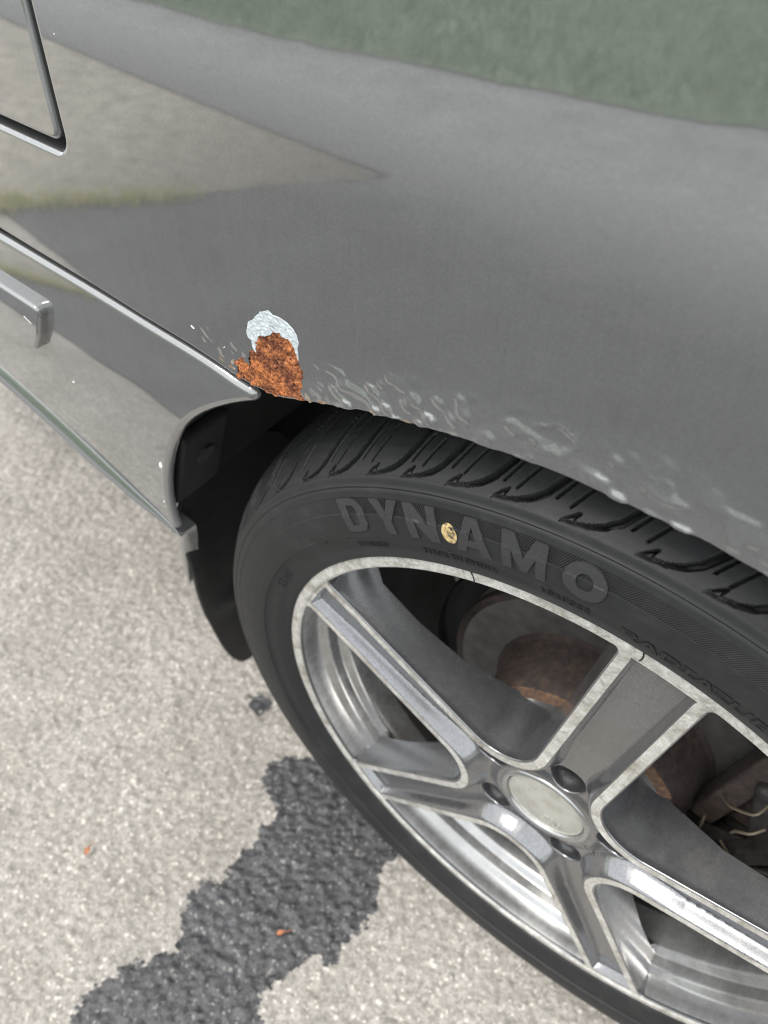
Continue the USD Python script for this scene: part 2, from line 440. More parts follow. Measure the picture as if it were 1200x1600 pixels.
look("cap_face", {
    "g": ("geometry", {}), "n": ("noise_texture", {"scale": 70, "detail": 6, "roughness": .7}),
    "r": ("rgb_ramp", {"ramp": [(.3, (.27, .255, .215)), (.5, (.37, .355, .315)), (.7, (.43, .42, .385))]}),
    "p": ("principled_bsdf", {"roughness": .40, "metallic": .35, "coat_weight": .3, "coat_roughness": .25}),
}, [("g.position", "n.vector"), ("n.fac", "r.fac"), ("r.color", "p.base_color")])
look("disc_steel", {
    "g": ("geometry", {}), "n": ("noise_texture", {"scale": 90, "detail": 5}),
    "r": ("rgb_ramp", {"ramp": [(.3, (.115, .107, .10)), (.7, (.18, .17, .158))]}),
    "p": ("principled_bsdf", {"roughness": .4, "metallic": .75}),
}, [("g.position", "n.vector"), ("n.fac", "r.fac"), ("r.color", "p.base_color")])


def ground_look(name, dark, mid, light, speck, rough=.92, spec=.3, blotch=5, lo=.78, newer=False, cell=400, thin=False):
    look(name, {
        "g": ("geometry", {}),
        "v": ("voronoi_texture", {"scale": cell, "randomness": 1.0}), "sc": ("separate_color", {}),
        "r": ("rgb_ramp", {"ramp": [(0, dark), (.4, mid), (.8, light), (.93, light), (.97, speck)]}),
        "n": ("noise_texture", {"scale": blotch, "detail": 7, "roughness": .68}),
        "nr": ("rgb_ramp", {"ramp": [(.3, (lo, lo * .99, lo * .96)), (.7, (1.14, 1.14, 1.14))]}),
        "n3": ("noise_texture", {"scale": 120, "detail": 4, "roughness": .7}),
        "n3r": ("rgb_ramp", {"ramp": [(.3, (.72, .72, .72)), (.6, (1.1, 1.1, 1.1))]}),
        "m": ("mix_color", {"blend_type": "multiply", "fac": 1.0}),
        "m2": ("mix_color", {"blend_type": "multiply", "fac": 1.0}),
        "b": ("bump", {"strength": .7, "distance": .0025}),
        # the driveway is the newer, darker asphalt; it runs out into the worn grey of the road
        "sy": ("separate_xyz", {}), "wob": ("math", {"math_type": "multiply_add", "value2": .7}),
        "age": ("map_range", {"from_min": -1.45, "from_max": -.80, "to_min": 1.0, "to_max": .30, "clamp": True}) if not thin else ("map_range", {"from_min": -1.75, "from_max": -.85, "to_min": 1.0, "to_max": .40, "clamp": True}),
        "agem": ("mix_color", {"blend_type": "multiply", "fac": 1.0 if newer or thin else 0.0}),
        "p": ("principled_bsdf", {"roughness": rough, "specular_ior_level": spec}),
    }, [("g.position", "sy.vector"), ("n.fac", "wob.value1"), ("sy.x" if thin else "sy.y", "wob.value3"), ("wob.value", "age.value"), ("m2.result", "agem.a"), ("age.result", "agem.b"), ("g.position", "v.vector"), ("v.color", "sc.color"), ("sc.r", "r.fac"), ("g.position", "n.vector"), ("n.fac", "nr.fac"), ("r.color", "m.a"), ("nr.color", "m.b"),
        ("g.position", "n3.vector"), ("n3.fac", "n3r.fac"), ("m.result", "m2.a"), ("n3r.color", "m2.b"), ("agem.result", "p.base_color"), ("n3.fac", "b.height"), ("b.normal", "p.normal")])


ground_look("old_pale_asphalt", (.228, .213, .193), (.285, .267, .241), (.335, .315, .288), (.53, .49, .445))
ground_look("damp_asphalt", (.024, .024, .026), (.040, .040, .043), (.066, .066, .070), (.19, .18, .17), .5, .5, blotch=16, lo=.5)
ground_look("dark_asphalt", (.042, .043, .044), (.066, .067, .068), (.09, .09, .092), (.17, .165, .16))
ground_look("road_asphalt", (.20, .207, .21), (.265, .273, .277), (.33, .337, .34), (.42, .42, .41), newer=True)
ground_look("pale_gravel", (.23, .206, .168), (.36, .331, .277), (.47, .44, .38), (.60, .56, .50), blotch=14, lo=.5, thin=True)
look("grass_soil", {
    "g": ("geometry", {}), "n": ("noise_texture", {"scale": 2.3, "detail": 8, "roughness": .7}),
    "r": ("rgb_ramp", {"ramp": [(.3, (.11, .155, .10)), (.55, (.155, .21, .13)), (.75, (.22, .26, .175))]}),
    "p": ("principled_bsdf", {"roughness": .9}),
}, [("g.position", "n.vector"), ("n.fac", "r.fac"), ("r.color", "p.base_color")])
look("grass_blade", {
    "g": ("geometry", {}), "n": ("noise_texture", {"scale": 6, "detail": 4}),
    "r": ("rgb_ramp", {"ramp": [(.3, (.09, .15, .07)), (.6, (.13, .21, .10)), (.8, (.23, .27, .15))]}),
    "p": ("principled_bsdf", {"roughness": .7}),
}, [("g.position", "n.vector"), ("n.fac", "r.fac"), ("r.color", "p.base_color")])
look("dry_tuft_blade", {
    "g": ("geometry", {}), "n": ("noise_texture", {"scale": 30, "detail": 4}),
    "r": ("rgb_ramp", {"ramp": [(.35, (.30, .33, .10)), (.65, (.50, .44, .22))]}),
    "p": ("principled_bsdf", {"roughness": .7}),
}, [("g.position", "n.vector"), ("n.fac", "r.fac"), ("r.color", "p.base_color")])
look("leaf_litter", {"g": ("geometry", {}), "n": ("noise_texture", {"scale": 300, "detail": 3}), "r": ("rgb_ramp", {"ramp": [(.3, (.22, .07, .03)), (.7, (.45, .20, .09))]}), "p": ("principled_bsdf", {"roughness": .7})}, [("g.position", "n.vector"), ("n.fac", "r.fac"), ("r.color", "p.base_color")])

# ------------------------------------------------------------------ the ground
STAIN = Polygon([(-.2918, -.0024), (-.2766, .0202), (-.2493, .0344), (-.2129, .0420), (-.1586, .0704), (-.12, .07), (-.115, .03), (-.118, .002), (-.1197, -.0249), (-.1082, -.0372), (-.1002, -.0549), (-.1037, -.0691), (-.1106, -.0923), (-.1055, -.1074), (-.1106, -.1143), (-.1290, -.1143), (-.1339, -.1259), (-.1307, -.1419), (-.1433, -.1607), (-.1454, -.1742), (-.1320, -.1786), (-.1171, -.1981), (-.1068, -.2145), (-.12, -.29), (-.16, -.36), (-.26, -.40), (-.2703, -.3240), (-.2624, -.2866), (-.2730, -.2685), (-.2649, -.2443), (-.2543, -.2178), (-.2332, -.1922), (-.2480, -.1710), (-.2572, -.1508), (-.2593, -.1367), (-.2390, -.1195), (-.2461, -.0997), (-.2472, -.0856), (-.2402, -.0709), (-.2497, -.0609), (-.2389, -.0428), (-.2638, -.0276), (-.2886, -.0130)])
SPOT = Polygon([(-.3634, .0385), (-.3542, .0560), (-.3336, .0559), (-.3324, .0383), (-.3487, .0340)])


def ground_height(x, y):
    p = np.c_[x, y, np.zeros_like(x)]
    h = .0035 * (meshkit.fbm(p * 26, 3, 5) - .5)
    h = h + .0030 * (meshkit.noise(p * 210, 8) ** 1.5) + .0018 * meshkit.noise(p * 420, 9)
    return h - .003


gx0, gx1, gy0, gy1 = -1.32, .20, -.46, .36
step = .0026
xs = np.linspace(gx0, gx1, int((gx1 - gx0) / step) + 1); ys = np.linspace(gy0, gy1, int((gy1 - gy0) / step) + 1)
X, Y = np.meshgrid(xs, ys)
rng = np.random.default_rng(3)
JX = X + rng.uniform(-.3, .3, X.shape) * step; JY = Y + rng.uniform(-.3, .3, X.shape) * step
JX[:, [0, -1]] = X[:, [0, -1]]; JY[[0, -1]] = Y[[0, -1]]; JX[[0, -1]] = X[[0, -1]]; JY[:, [0, -1]] = Y[:, [0, -1]]
Z = ground_height(JX.ravel(), JY.ravel()).reshape(X.shape)
edge = np.minimum.reduce([X - gx0, gx1 - X, Y - gy0, gy1 - Y])
Z = Z * np.clip(edge / .05, 0, 1)
GV = np.c_[JX.ravel(), JY.ravel(), Z.ravel()]
q = grid_faces(len(ys), len(xs))
GF = np.vstack([q[:, [0, 1, 2]], q[:, [0, 2, 3]]])
cent = GV[GF].mean(1)
wob = np.c_[vnoise(cent[:, 0], cent[:, 1], 150, 21, 4), vnoise(cent[:, 0], cent[:, 1], 150, 22, 4)] * .018
cw = cent[:, :2] + wob
wet = shapely.contains_xy(STAIN, cw[:, 0], cw[:, 1]) | shapely.contains_xy(SPOT, cw[:, 0], cw[:, 1])
dens = vnoise(cent[:, 0], cent[:, 1], 60, 23, 3) * .5 + .5
FN = None


def sub_mesh(V, F, keep):
    f = F[keep]; u, inv = np.unique(f, return_inverse=True)
    return V[u], inv.reshape(f.shape)


# the far ground: one ring of sheets round the fine patch, out to the horizon (grass-grown soil), all at z = 0
BIG = 900.0
frame = [(-BIG, gx0, -BIG, BIG), (gx1, BIG, -BIG, BIG), (gx0, gx1, -BIG, gy0), (gx0, gx1, gy1, BIG)]
near = []
for (a, b, c, d) in frame:
    near.append((np.array([[a, c, 0], [b, c, 0], [b, d, 0], [a, d, 0]]), np.array([[0, 1, 2], [0, 2, 3]])))
gv, gf = join(sub_mesh(GV, GF, ~wet), *near)
put("ground", (gv, gf), "old_pale_asphalt", smooth=True, kind="structure")
put("damp_stain", sub_mesh(GV, GF, wet), "damp_asphalt", smooth=True, label="dark damp stain spreading over the pale asphalt beside the tyre", category="stain")


def wavy(line, amp, step, seed):
    l = resample(np.array(line, float), step)
    return l + np.c_[vnoise(l[:, 0], l[:, 1], 7, seed, 4), vnoise(l[:, 0], l[:, 1], 7, seed + 1, 4)] * amp


def sheet(poly2d, z):
    v, f = trimesh.creation.triangulate_polygon(Polygon(poly2d).buffer(0), engine="earcut")
    return np.c_[v, np.full(len(v), z)], f


apron = np.vstack([wavy([(-1.74, -.47), (-1.19, -1.38)], .10, .03, 31), [(-1.19, -1.41), (9, -1.41), (9, -.33)], wavy([(2.0, -.33), (.9, -.33), (.1, -.34), (-.4, -.40), (-1.2, -.47), (-1.72, -.48)], .03, .05, 41)])
put("driveway", sheet(apron, .007), "road_asphalt", kind="structure")
gravel = np.vstack([[(-1.19, -1.402)], wavy([(-1.21, -1.39), (-1.76, -.46)], .0, .03, 31), wavy([(-1.78, -.45), (-3.0, -.30), (-9, -.2)], .15, .08, 51), [(-9, -1.402)]])
put("gravel_shoulder", sheet(gravel, .004), "pale_gravel", kind="structure")
gl = wavy([(-14, -.35), (-9, -1.15), (-3.3, -2.08), (-2.5, -2.16), (-1.66, -2.36), (-.93, -2.47), (-.53, -2.60), (.6, -2.8), (6, -3.4), (14, -4)], .10, .05, 61)
road = np.vstack([[(-14, -1.41), (14, -1.41)], gl[::-1]])
road = np.vstack([[(-9, -1.41), (14, -1.41)], gl[gl[:, 0] > -9][::-1]])
put("road", sheet(road, .007), "road_asphalt", kind="structure")
lawn = np.vstack([gl, [(60, -10), (60, -90), (-60, -90), (-60, -3)]])
lv, lf = sheet(lawn, .014)
put("grass_verge", (lv, lf), "grass_soil", kind="structure")
# grass blades on the verge near the road
rng = np.random.default_rng(11)
n = 26000
bx = rng.uniform(-4.6, 1.6, n); by = -2.0 - rng.random(n) ** 1.4 * 4.2
ok = shapely.contains_xy(Polygon(lawn), bx, by)
bx, by = bx[ok], by[ok]


def blades(bx, by, z0, h0, h1, w, rng):
    n = len(bx); a = rng.uniform(0, 2 * np.pi, n); h = rng.uniform(h0, h1, n); le = rng.normal(0, .35, (n, 2)) * h[:, None]
    d = np.c_[np.cos(a), np.sin(a)] * w
    A = np.c_[bx - d[:, 0], by - d[:, 1], np.full(n, z0)]; B = np.c_[bx + d[:, 0], by + d[:, 1], np.full(n, z0)]
    Cc = np.c_[bx + le[:, 0], by + le[:, 1], z0 + h]
    return np.stack([A, B, Cc], 1).reshape(-1, 3), np.arange(3 * n).reshape(-1, 3)


put("grass", blades(bx, by, .008, .03, .10, .004, rng), "grass_blade", kind="stuff", label="short green grass on the verge across the road", category="grass")
t = rng.random(900)
tx = -1.75 + t ** 1.5 * .30 + rng.normal(0, .018, 900); tyy = -.46 - t ** 1.5 * .46 + rng.normal(0, .018, 900)
put("dry_grass", blades(tx, tyy, .002, .02, .06, .002, rng), "dry_tuft_blade", kind="stuff", label="yellowish dry grass tufts along the driveway edge", category="dry grass")

# two scraps of dead leaf on the asphalt


def leaf_scrap(name, x, y, ang, ln, w, label):
    s = np.linspace(0, 1, 9)
    half = w * np.sin(np.pi * s ** .8) * (.8 + .4 * np.sin(5 * s)) + .0003
    v = []
    for k in (-1, 0, 1):
        v.append(np.c_[(s - .5) * ln, k * half, .0022 + .0016 * abs(k) + .002 * np.sin(3 * s)])
    v = np.vstack(v)
    c, sn = math.cos(ang), math.sin(ang)
    v = np.c_[v[:, 0] * c - v[:, 1] * sn, v[:, 0] * sn + v[:, 1] * c, v[:, 2]]
    p = thing(name, label, "leaf", loc=(x, y, .001))
    f = grid_faces(3, 9)
    low = v.copy(); low[:, 2] -= .0004
    put("blade", join((v, f), (low, f[:, ::-1])), "leaf_litter", p, smooth=True)
    put("stalk", tube(np.array([[ln * .5 * c, ln * .5 * sn, .002], [ln * .75 * c, ln * .75 * sn, .003], [ln * .95 * c, ln * .95 * sn + .001, .0022]]), .00035, 6), "leaf_litter", p)


leaf_scrap("leaf_scrap", -.371, -.183, 1.9, .011, .0022, "tiny orange leaf scrap alone on the pale asphalt")
leaf_scrap("leaf_scrap", -.162, -.120, .9, .010, .0018, "tiny brown leaf scrap lying on the dark damp stain")

# ------------------------------------------------------------------ the car
CAR = thing("car", "old grey metallic car with rusty bubbling paint on its rear wheel arch", "car")


def Yq0(x, z):
    return -.018 + .10 * (z - .58) ** 2 + .06 * np.minimum(x, 0) ** 2


def cat_points(pts, F=None):
    return np.array(pts, float)


ARCH = [(-.1662, .5830), (-.1557, .5864), (-.1321, .5948), (-.1157, .5997), (-.1002, .6030), (-.0778, .6080), (-.0541, .6118), (-.0349, .6140), (-.0136, .6150), (.0097, .6153), (.0230, .6152), (.0446, .6130)]
th = np.radians(np.arange(80, 8, -3.0))
ARCH += [(.316 * math.cos(a), .300 + .316 * math.sin(a)) for a in th]
RUST = Polygon([(-.1912, .6102), (-.1888, .6099), (-.1860, .6121), (-.1835, .6146), (-.1808, .6154), (-.1782, .6168), (-.1761, .6158), (-.1732, .6162), (-.1711, .6147), (-.1695, .6122), (-.1680, .6092), (-.1674, .6062), (-.1664, .6025), (-.1651, .6018), (-.1656, .5986), (-.1666, .5938), (-.1676, .5867), (-.1640, .5836), (-.17, .570), (-.19, .560), (-.216, .566), (-.2128, .5775), (-.2125, .5800), (-.2119, .5845), (-.2099, .5876), (-.2070, .5892), (-.2052, .5876), (-.2021, .5885), (-.2020, .5922), (-.2008, .5958), (-.1981, .5981), (-.1961, .5979), (-.1957, .6019), (-.1939, .6052)])
PRIMER = Polygon([(-.1959, .5980), (-.1975, .5990), (-.1981, .6043), (-.2002, .6050), (-.2002, .6092), (-.1979, .6138), (-.1939, .6173), (-.1918, .6197), (-.1892, .6228), (-.1835, .6258), (-.1810, .6243), (-.1772, .6249), (-.1732, .6244), (-.1698, .6224), (-.1669, .6197), (-.1667, .6150), (-.1676, .6126), (-.1672, .6063), (-.18, .600)])
seam_low = [(-1.15, .5925), (-.60, .5885), (-.4261, .5862), (-.3856, .5849), (-.33, .5832), (-.2855, .5805), (-.2491, .5788), (-.2296, .5768), (-.2155, .5748), (-.2040, .5745), (-.193, .5748), (-.186, .5755), (-.177, .5785)]
outer = Polygon(seam_low + ARCH + [(.62, .33), (.62, .98), (-1.15, .98)])


def jag(poly, amp, s, seed, step=.0006):
    """A torn outline: resampled finely and displaced by noise."""
    c = resample(np.array(poly.exterior.coords)[:-1], step, True)
    return Polygon(c + np.c_[vnoise(c[:, 0], c[:, 1], s, seed, 4), vnoise(c[:, 0], c[:, 1], s, seed + 1, 4)] * amp).buffer(0)


RUST = jag(RUST, .0026, 420, 71)
PRIMER = jag(PRIMER, .0012, 300, 75).union(RUST)
if PRIMER.geom_type != "Polygon":
    PRIMER = max(PRIMER.geoms, key=lambda g: g.area)
lid_hole = shapely.box(-.47, .6585, -.3165, .80).buffer(-.011).buffer(.011, quad_segs=12)
lid_hole = shapely.affinity.skew(lid_hole, xs=2.5, origin=(-.3165, .66))
R_P = .0016
panel_in = outer.buffer(-R_P, join_style="mitre")
arch_line = LineString(ARCH)
low_line = LineString(seam_low + ARCH)

# paint blisters: (x, z, radius, height, kind) along the arch edge
rng = np.random.default_rng(17)
bl = []
arch_s = LineString(ARCH[:12])
for _ in range(85):
    s = rng.random()
    p = arch_s.interpolate(s * .16)
    off = abs(rng.normal(0, .010)) + .0025
    r = rng.uniform(.0032, .0075) * (1 if off < .02 else .7)
    bl.append((p.x + rng.normal(0, .001), p.y + off * .9 + .001, r, r * rng.uniform(.022, .055)))
for _ in range(22):
    bl.append((rng.uniform(-.236, -.203), rng.uniform(.5845, .5985), rng.uniform(.0018, .0036), rng.uniform(.00012, .00028)))
for (x, z, r, h) in [(-.0925, .6105, .0085, .0012), (-.0745, .6135, .0075, .0011), (-.063, .619, .006, .0009), (-.104, .613, .006, .0010), (-.118, .6085, .006, .0009), (-.132, .606, .005, .0008), (-.145, .604, .0055, .0008), (-.150, .594, .0045, .0007), (-.138, .6005, .004, .0007), (-.128, .613, .004, .0006), (-.052, .6165, .006, .0009), (-.045, .622, .005, .0007), (-.022, .6235, .007, .0008), (-.012, .6245, .006, .0008), (-.002, .6195, .008, .0009)]:
    bl.append((x, z, r, h * .34))
BL = np.array(bl)
FLAKE = (-.0385, .6285)
CRATER = (.0085, .6305)


def blisters(x, z):
    out = np.zeros_like(x)
    idx = np.where((z < .645) & (x > -.25) & (x < .08))[0]
    if len(idx) == 0:
        return out
    xi, zi = x[idx], z[idx]
    h = np.zeros_like(xi)
    for (bx_, bz_, r, hh) in BL:
        d2 = ((xi - bx_) ** 2 + ((zi - bz_) * 1.25) ** 2) / (r * r)
        h = h + np.where(d2 < 1, hh * (1 - d2) ** 2, 0)
    # the big crater near the front and the flake with the lifted rim
    d = np.hypot(xi - CRATER[0], (zi - CRATER[1]) * 1.2)
    h = h + .00062 * np.exp(-((d - .0100) / .0050) ** 2) * (1 + .5 * np.sin(3 * np.arctan2(zi - CRATER[1], xi - CRATER[0]) + .5)) + .0002 * np.exp(-(d / .005) ** 2)
    d = np.hypot((xi - FLAKE[0]) * 1.05, zi - FLAKE[1])
    an = np.arctan2(zi - FLAKE[1], xi - FLAKE[0])
    rim = .0078 + .0012 * np.sin(2 * an + 1) + .0006 * np.sin(5 * an)
    h = h + .0004 * np.exp(-((d - rim) / .0011) ** 2) + .0009 * np.exp(-((d - rim * .78) / .0018) ** 2) * np.clip(-np.sin(an - .3), 0, 1) - .0006 * (d < rim) * np.clip(1 - d / rim, 0, 1)
    dist = shapely.distance(arch_line, shapely.points(np.c_[xi, zi]))
    band_ = np.clip(1.1 - dist / .026, 0, 1) * np.clip((xi + .165) / .02, 0, 1)
    lump = np.clip((meshkit.noise(np.c_[xi * 165 + zi * 40, zi * 190, xi * 0], 14) - .34) / .5, 0, 1)
    h = h + band_ * .0021 * lump * lump * (3 - 2 * lump)
    out[idx] = h * .66
    return out


def Yq(x, z):
    x = np.asarray(x, float); z = np.asarray(z, float)
    return Yq0(x, z) - blisters(x, z)


paint_in = dense_poly(panel_in.difference(lid_hole.buffer(.0032)), .0014)
body_paint = paint_in.difference(PRIMER)
if body_paint.geom_type != "Polygon":
    body_paint = max(body_paint.geoms, key=lambda g: g.area)
pts, tri, rings = tri_patch(body_paint, .0014, .006, near=low_line, reach=.036)
pv = raise_patch(pts, tri, Yq)
hole_ring = np.array(lid_hole.buffer(.0032).exterior.coords)[:-1]
hole_ring = resample(hole_ring, .0014, True)
edge_roll = roll(resample(np.array(panel_in.exterior.coords)[:-1], .0014, True), Yq, R_P, .014)
hole_roll = roll(hole_ring, Yq, .0032, .012, hole=True, steps=10)
QP = put("quarter_panel", stack(pv, edge_roll, hole_roll)[:2], "grey_metallic_paint", CAR, normals=stack(pv, edge_roll, hole_roll)[2])


def y_rust(x, z):
    p = np.c_[x, z, np.zeros_like(x)]
    return Yq0(x, z) + .0005 - .0026 * (meshkit.fbm(p * 330, 4, 3) - .42) - .0012 * (meshkit.noise(p * 1100, 6) - .5)


def y_primer(x, z):
    p = np.c_[x, z, np.zeros_like(x)]
    return Yq0(x, z) - .0002 - .00035 * (meshkit.fbm(p * 300, 3, 9) - .5) - .0003 * np.sin((np.hypot(x + .185, z - .600) + .0012 * meshkit.noise(p * 260, 4)) * 3300)*.25


rp = dense_poly(RUST.intersection(outer.buffer(-.0008)), .0006)
pts, tri, rings = tri_patch(rp, .0006)
rv = raise_patch(pts, tri, y_rust)
rr = roll(rings[0], y_rust, .0008, .007)
s = stack(rv, rr)
put("rust_patch", s[:2], "rust", QP, smooth=True, label="bright orange brown rust patch eating through the arch edge")
pp = PRIMER.difference(RUST).intersection(outer.buffer(-.0012))
pp = max(pp.geoms, key=lambda g: g.area) if pp.geom_type != "Polygon" else pp
pp = dense_poly(pp, .0006)
pts, tri, rings = tri_patch(pp, .0007)
s = stack(raise_patch(pts, tri, y_primer), roll(rings[0], y_primer, .0003, .002))
put("bare_primer", s[:2], "bare_primer", QP, normals=s[2], label="pale bluish white scraped primer above the rust")
# rusty sliver along the raw edge of the arch
e = resample(np.array(ARCH[:11]), .001)
ang = np.linspace(-.4, 2.2, 7)
jit = .75 + 2.6 * vnoise(e[:, 0], e[:, 1], 120, 12, 3)
t2 = np.gradient(e, axis=0); t2 /= np.linalg.norm(t2, axis=1)[:, None]
nd = np.c_[t2[:, 1], -t2[:, 0]]
rows = []
for a in ang:
    rad = .0011 * np.clip(jit, .2, 2)
    off = nd * (np.sin(a) * rad)[:, None]
    rows.append(np.c_[e[:, 0] + off[:, 0], Yq0(e[:, 0], e[:, 1]) + .0014 - np.cos(a) * rad * .8, e[:, 1] + .0012 + off[:, 1]])
put("edge_rust", (np.vstack(rows), grid_faces(len(ang), len(e))), "edge_rust_stain", QP, smooth=True)
# paint chips with pale primer showing


def chip(px_, pz_, a, b, rot, F, parent, mat="chipped_primer", seed=0):
    th = np.linspace(0, 2 * np.pi, 14, endpoint=False)
    rr_ = 1 + .35 * (meshkit.noise(np.c_[np.cos(th) * 2 + seed * 7.3, np.sin(th) * 2, th * 0], seed) - .5) * 2
    u, w = a * rr_ * np.cos(th), b * rr_ * np.sin(th)
    x = px_ + u * math.cos(rot) - w * math.sin(rot); z = pz_ + u * math.sin(rot) + w * math.cos(rot)
    x = np.r_[px_, x]; z = np.r_[pz_, z]
    v = np.c_[x, F(x, z) - .00035, z]
    v2 = v.copy(); v2[:, 1] += .0012; v2[1:, [0, 2]] = v2[0, [0, 2]] + (v2[1:, [0, 2]] - v2[0, [0, 2]]) * 1.15
    k = len(th)
    f = [[0, 1 + (i + 1) % k, 1 + i] for i in range(k)]
    f += [[1 + i, 1 + (i + 1) % k, k + 2 + (i + 1) % k] for i in range(k)] + [[1 + i, k + 2 + (i + 1) % k, k + 2 + i] for i in range(k)]
    m = trimesh.Trimesh(np.vstack([v, v2]), f, process=False)
    put("paint_chip", (m.vertices, m.faces), mat, parent)


for k, (x, z, a, b, r) in enumerate([(-.2425, .5925, .0012, .0003, -.5), (-.2195, .5905, .0006, .0002, .9), (-.300, .7145, .00025, .00025, 0)]):
    chip(x, z, a, b, r, Yq, QP, seed=k)

for k, (x, z, a, b, r) in enumerate([(-.2150, .5835, .0022, .0009, 1.0), (-.2165, .5795, .0030, .0009, .1), (-.2235, .5812, .0022, .0006, -.3), (-.1632, .5868, .0012, .0024, .5), (-.1545, .5885, .0030, .0008, .25), (-.1235, .5985, .0022, .0006, .3)]):
    chip(x, z, a, b, r, lambda x, z: Yq(x, z) + .0002, QP, "edge_rust_stain", 60 + k)
# fuel filler lid: a separate plate in the opening, its edge 3 mm inside
lid_in = lid_hole.buffer(-.0050)
lid_core = dense_poly(lid_in.buffer(-.0026), .003)
pts, tri, rings = tri_patch(lid_core, .003, .006)


def Yl(x, z):
    return Yq0(x, z) + .0004


s = stack(raise_patch(pts, tri, Yl), roll(rings[0], Yl, .0026, .006))
put("fuel_filler_lid", s[:2], "grey_metallic_paint", CAR, normals=s[2])
bpt = np.array(lid_hole.buffer(.006).exterior.coords)[:-1]
bpt = resample(bpt, .004, True)
bx_ = np.c_[bpt[:, 0], Yq0(bpt[:, 0], bpt[:, 1]) + .0150, bpt[:, 1]]
cv = np.vstack([bx_, [bx_.mean(0)]])
put("filler_recess", (cv, np.array([[i, (i + 1) % len(bpt), len(bpt)] for i in range(len(bpt))])), "black_plastic", CAR)

# rear bumper


def Yb(x, z):
    x = np.asarray(x, float); z = np.asarray(z, float)
    return -.0215 + .036 * np.minimum(x, 0) ** 2 + .9 * np.maximum(.47 - z, 0) ** 2 + .8 * np.maximum(z - .49, 0) ** 2


btop = np.array([(-1.15, 0.588), (-0.7, 0.5845), (-0.4261, 0.5817), (-0.3856, 0.5804), (-0.33, 0.5787), (-0.2855, 0.576), (-0.2491, 0.5743), (-0.2296, 0.5724), (-0.2155, 0.5702), (-0.2037, 0.5702), (-0.196, 0.5716), (-0.1915, 0.5712)])
barch = np.array([(-.1915, .5690), (-.2017, .5635), (-.2215, .5525), (-.2438, .5370), (-.26, .5225), (-.2734, .5067), (-.2873, .4830), (-.2985, .4567), (-.3080, .4290), (-.3140, .4060), (-.3170, .390), (-.3190, .3740)])
bbot = np.array([(-.3262, .3800), (-.3633, .3990), (-.4024, .4190), (-.4458, .4350), (-.4973, .4485), (-.60, .468), (-1.15, .53)])
top_s = smooth_line(btop, 160); arch_sm = smooth_line(barch, 90)
bump_poly = Polygon(np.vstack([top_s, arch_sm, bbot]))
RT, RA, RB = .0043, .0045, .003
lt, la, lb = LineString(top_s), LineString(arch_sm), LineString(bbot)
inner = bump_poly.difference(shapely.union_all([lt.buffer(RT), la.buffer(RA), lb.buffer(RB)])).intersection(shapely.box(-1.147, 0, 1, 2))
inner = max(inner.geoms, key=lambda g: g.area) if inner.geom_type != "Polygon" else inner
inner = dense_poly(inner.buffer(-.0004).buffer(.0004), .0022)
pts, tri, rings = tri_patch(inner, .0022, .005)
ring = rings[0]
Rr = shapely.distance(bump_poly.exterior, shapely.points(ring))
s = stack(raise_patch(pts, tri, Yb), roll(ring, Yb, np.clip(Rr, .002, .0125), .0008, steps=10))
BUMP = put("rear_bumper", s[:2], "grey_metallic_paint", CAR, normals=s[2])
for k, (x, z, a, b, r) in enumerate([(-.3035, .462, .0026, .0014, 1.2), (-.318, .415, .0006, .0005, 0), (-.384, .492, .0011, .0005, .4)]):
    chip(x, z, a, b, r, Yb, BUMP, seed=30 + k)
# body side moulding on the bumper: raised block with rounded end
mo = Polygon([(-1.1, .556), (-.50, .5528), (-.3985, .5490), (-.3912, .5484), (-.3905, .5424), (-.3987, .5246), (-.4092, .5102), (-.4163, .5080), (-.50, .505), (-1.1, .502)])
mo_core = dense_poly(mo.buffer(-.0035).buffer(.001), .002)
pts, tri, rings = tri_patch(mo_core, .003, .006)


def Ym(x, z):
    return Yb(x, z) - .0065


s = stack(raise_patch(pts, tri, Ym), roll(rings[0], Ym, .0025, .006))
put("side_moulding", s[:2], "grey_metallic_paint", BUMP, normals=s[2])
put("moulding_scratch", (np.array([[-.4085, 0, .5372], [-.4015, 0, .5330], [-.4020, 0, .5322], [-.4090, 0, .5360]]) + np.array([[0, Ym(np.array(-.405), np.array(.535)) - .0002, 0]]), np.array([[0, 1, 2], [0, 2, 3]])), "chipped_primer", BUMP)
# lower lip: a small ledge under the bumper that catches the sky
lipc = np.vstack([[(-.3200, .3700)], bbot])
lipc = smooth_line(lipc, 120)
prof = [(.0030, .003), (.0010, .0026), (.0000, .0012), (-.0050, -.0095), (-.0046, -.0115), (.0000, -.0130), (.016, -.0135)]
tap = np.clip(np.arange(len(lipc)) / 14.0, 0, 1) ** .6
rows = [np.c_[lipc[:, 0], Yb(lipc[:, 0], lipc[:, 1]) + dy * np.where(dy < .01, tap, 1), lipc[:, 1] + dz * tap - .001] for dy, dz in prof]
put("lower_lip", (np.vstack(rows), grid_faces(len(prof), len(lipc))), "grey_metallic_paint", BUMP, smooth=True)

sl = smooth_line(np.array(seam_low)[:-6], 60)  # added black strip behind the bumper seam, standing in for shade in the gap
put("gap_shade_strip", join(*[(np.vstack([np.c_[sl[:, 0], Yq0(sl[:, 0], sl[:, 1]) + .006, sl[:, 1] + dz] for dz in (.012, -.02)]), grid_faces(2, len(sl)))]), "black_plastic", BUMP)
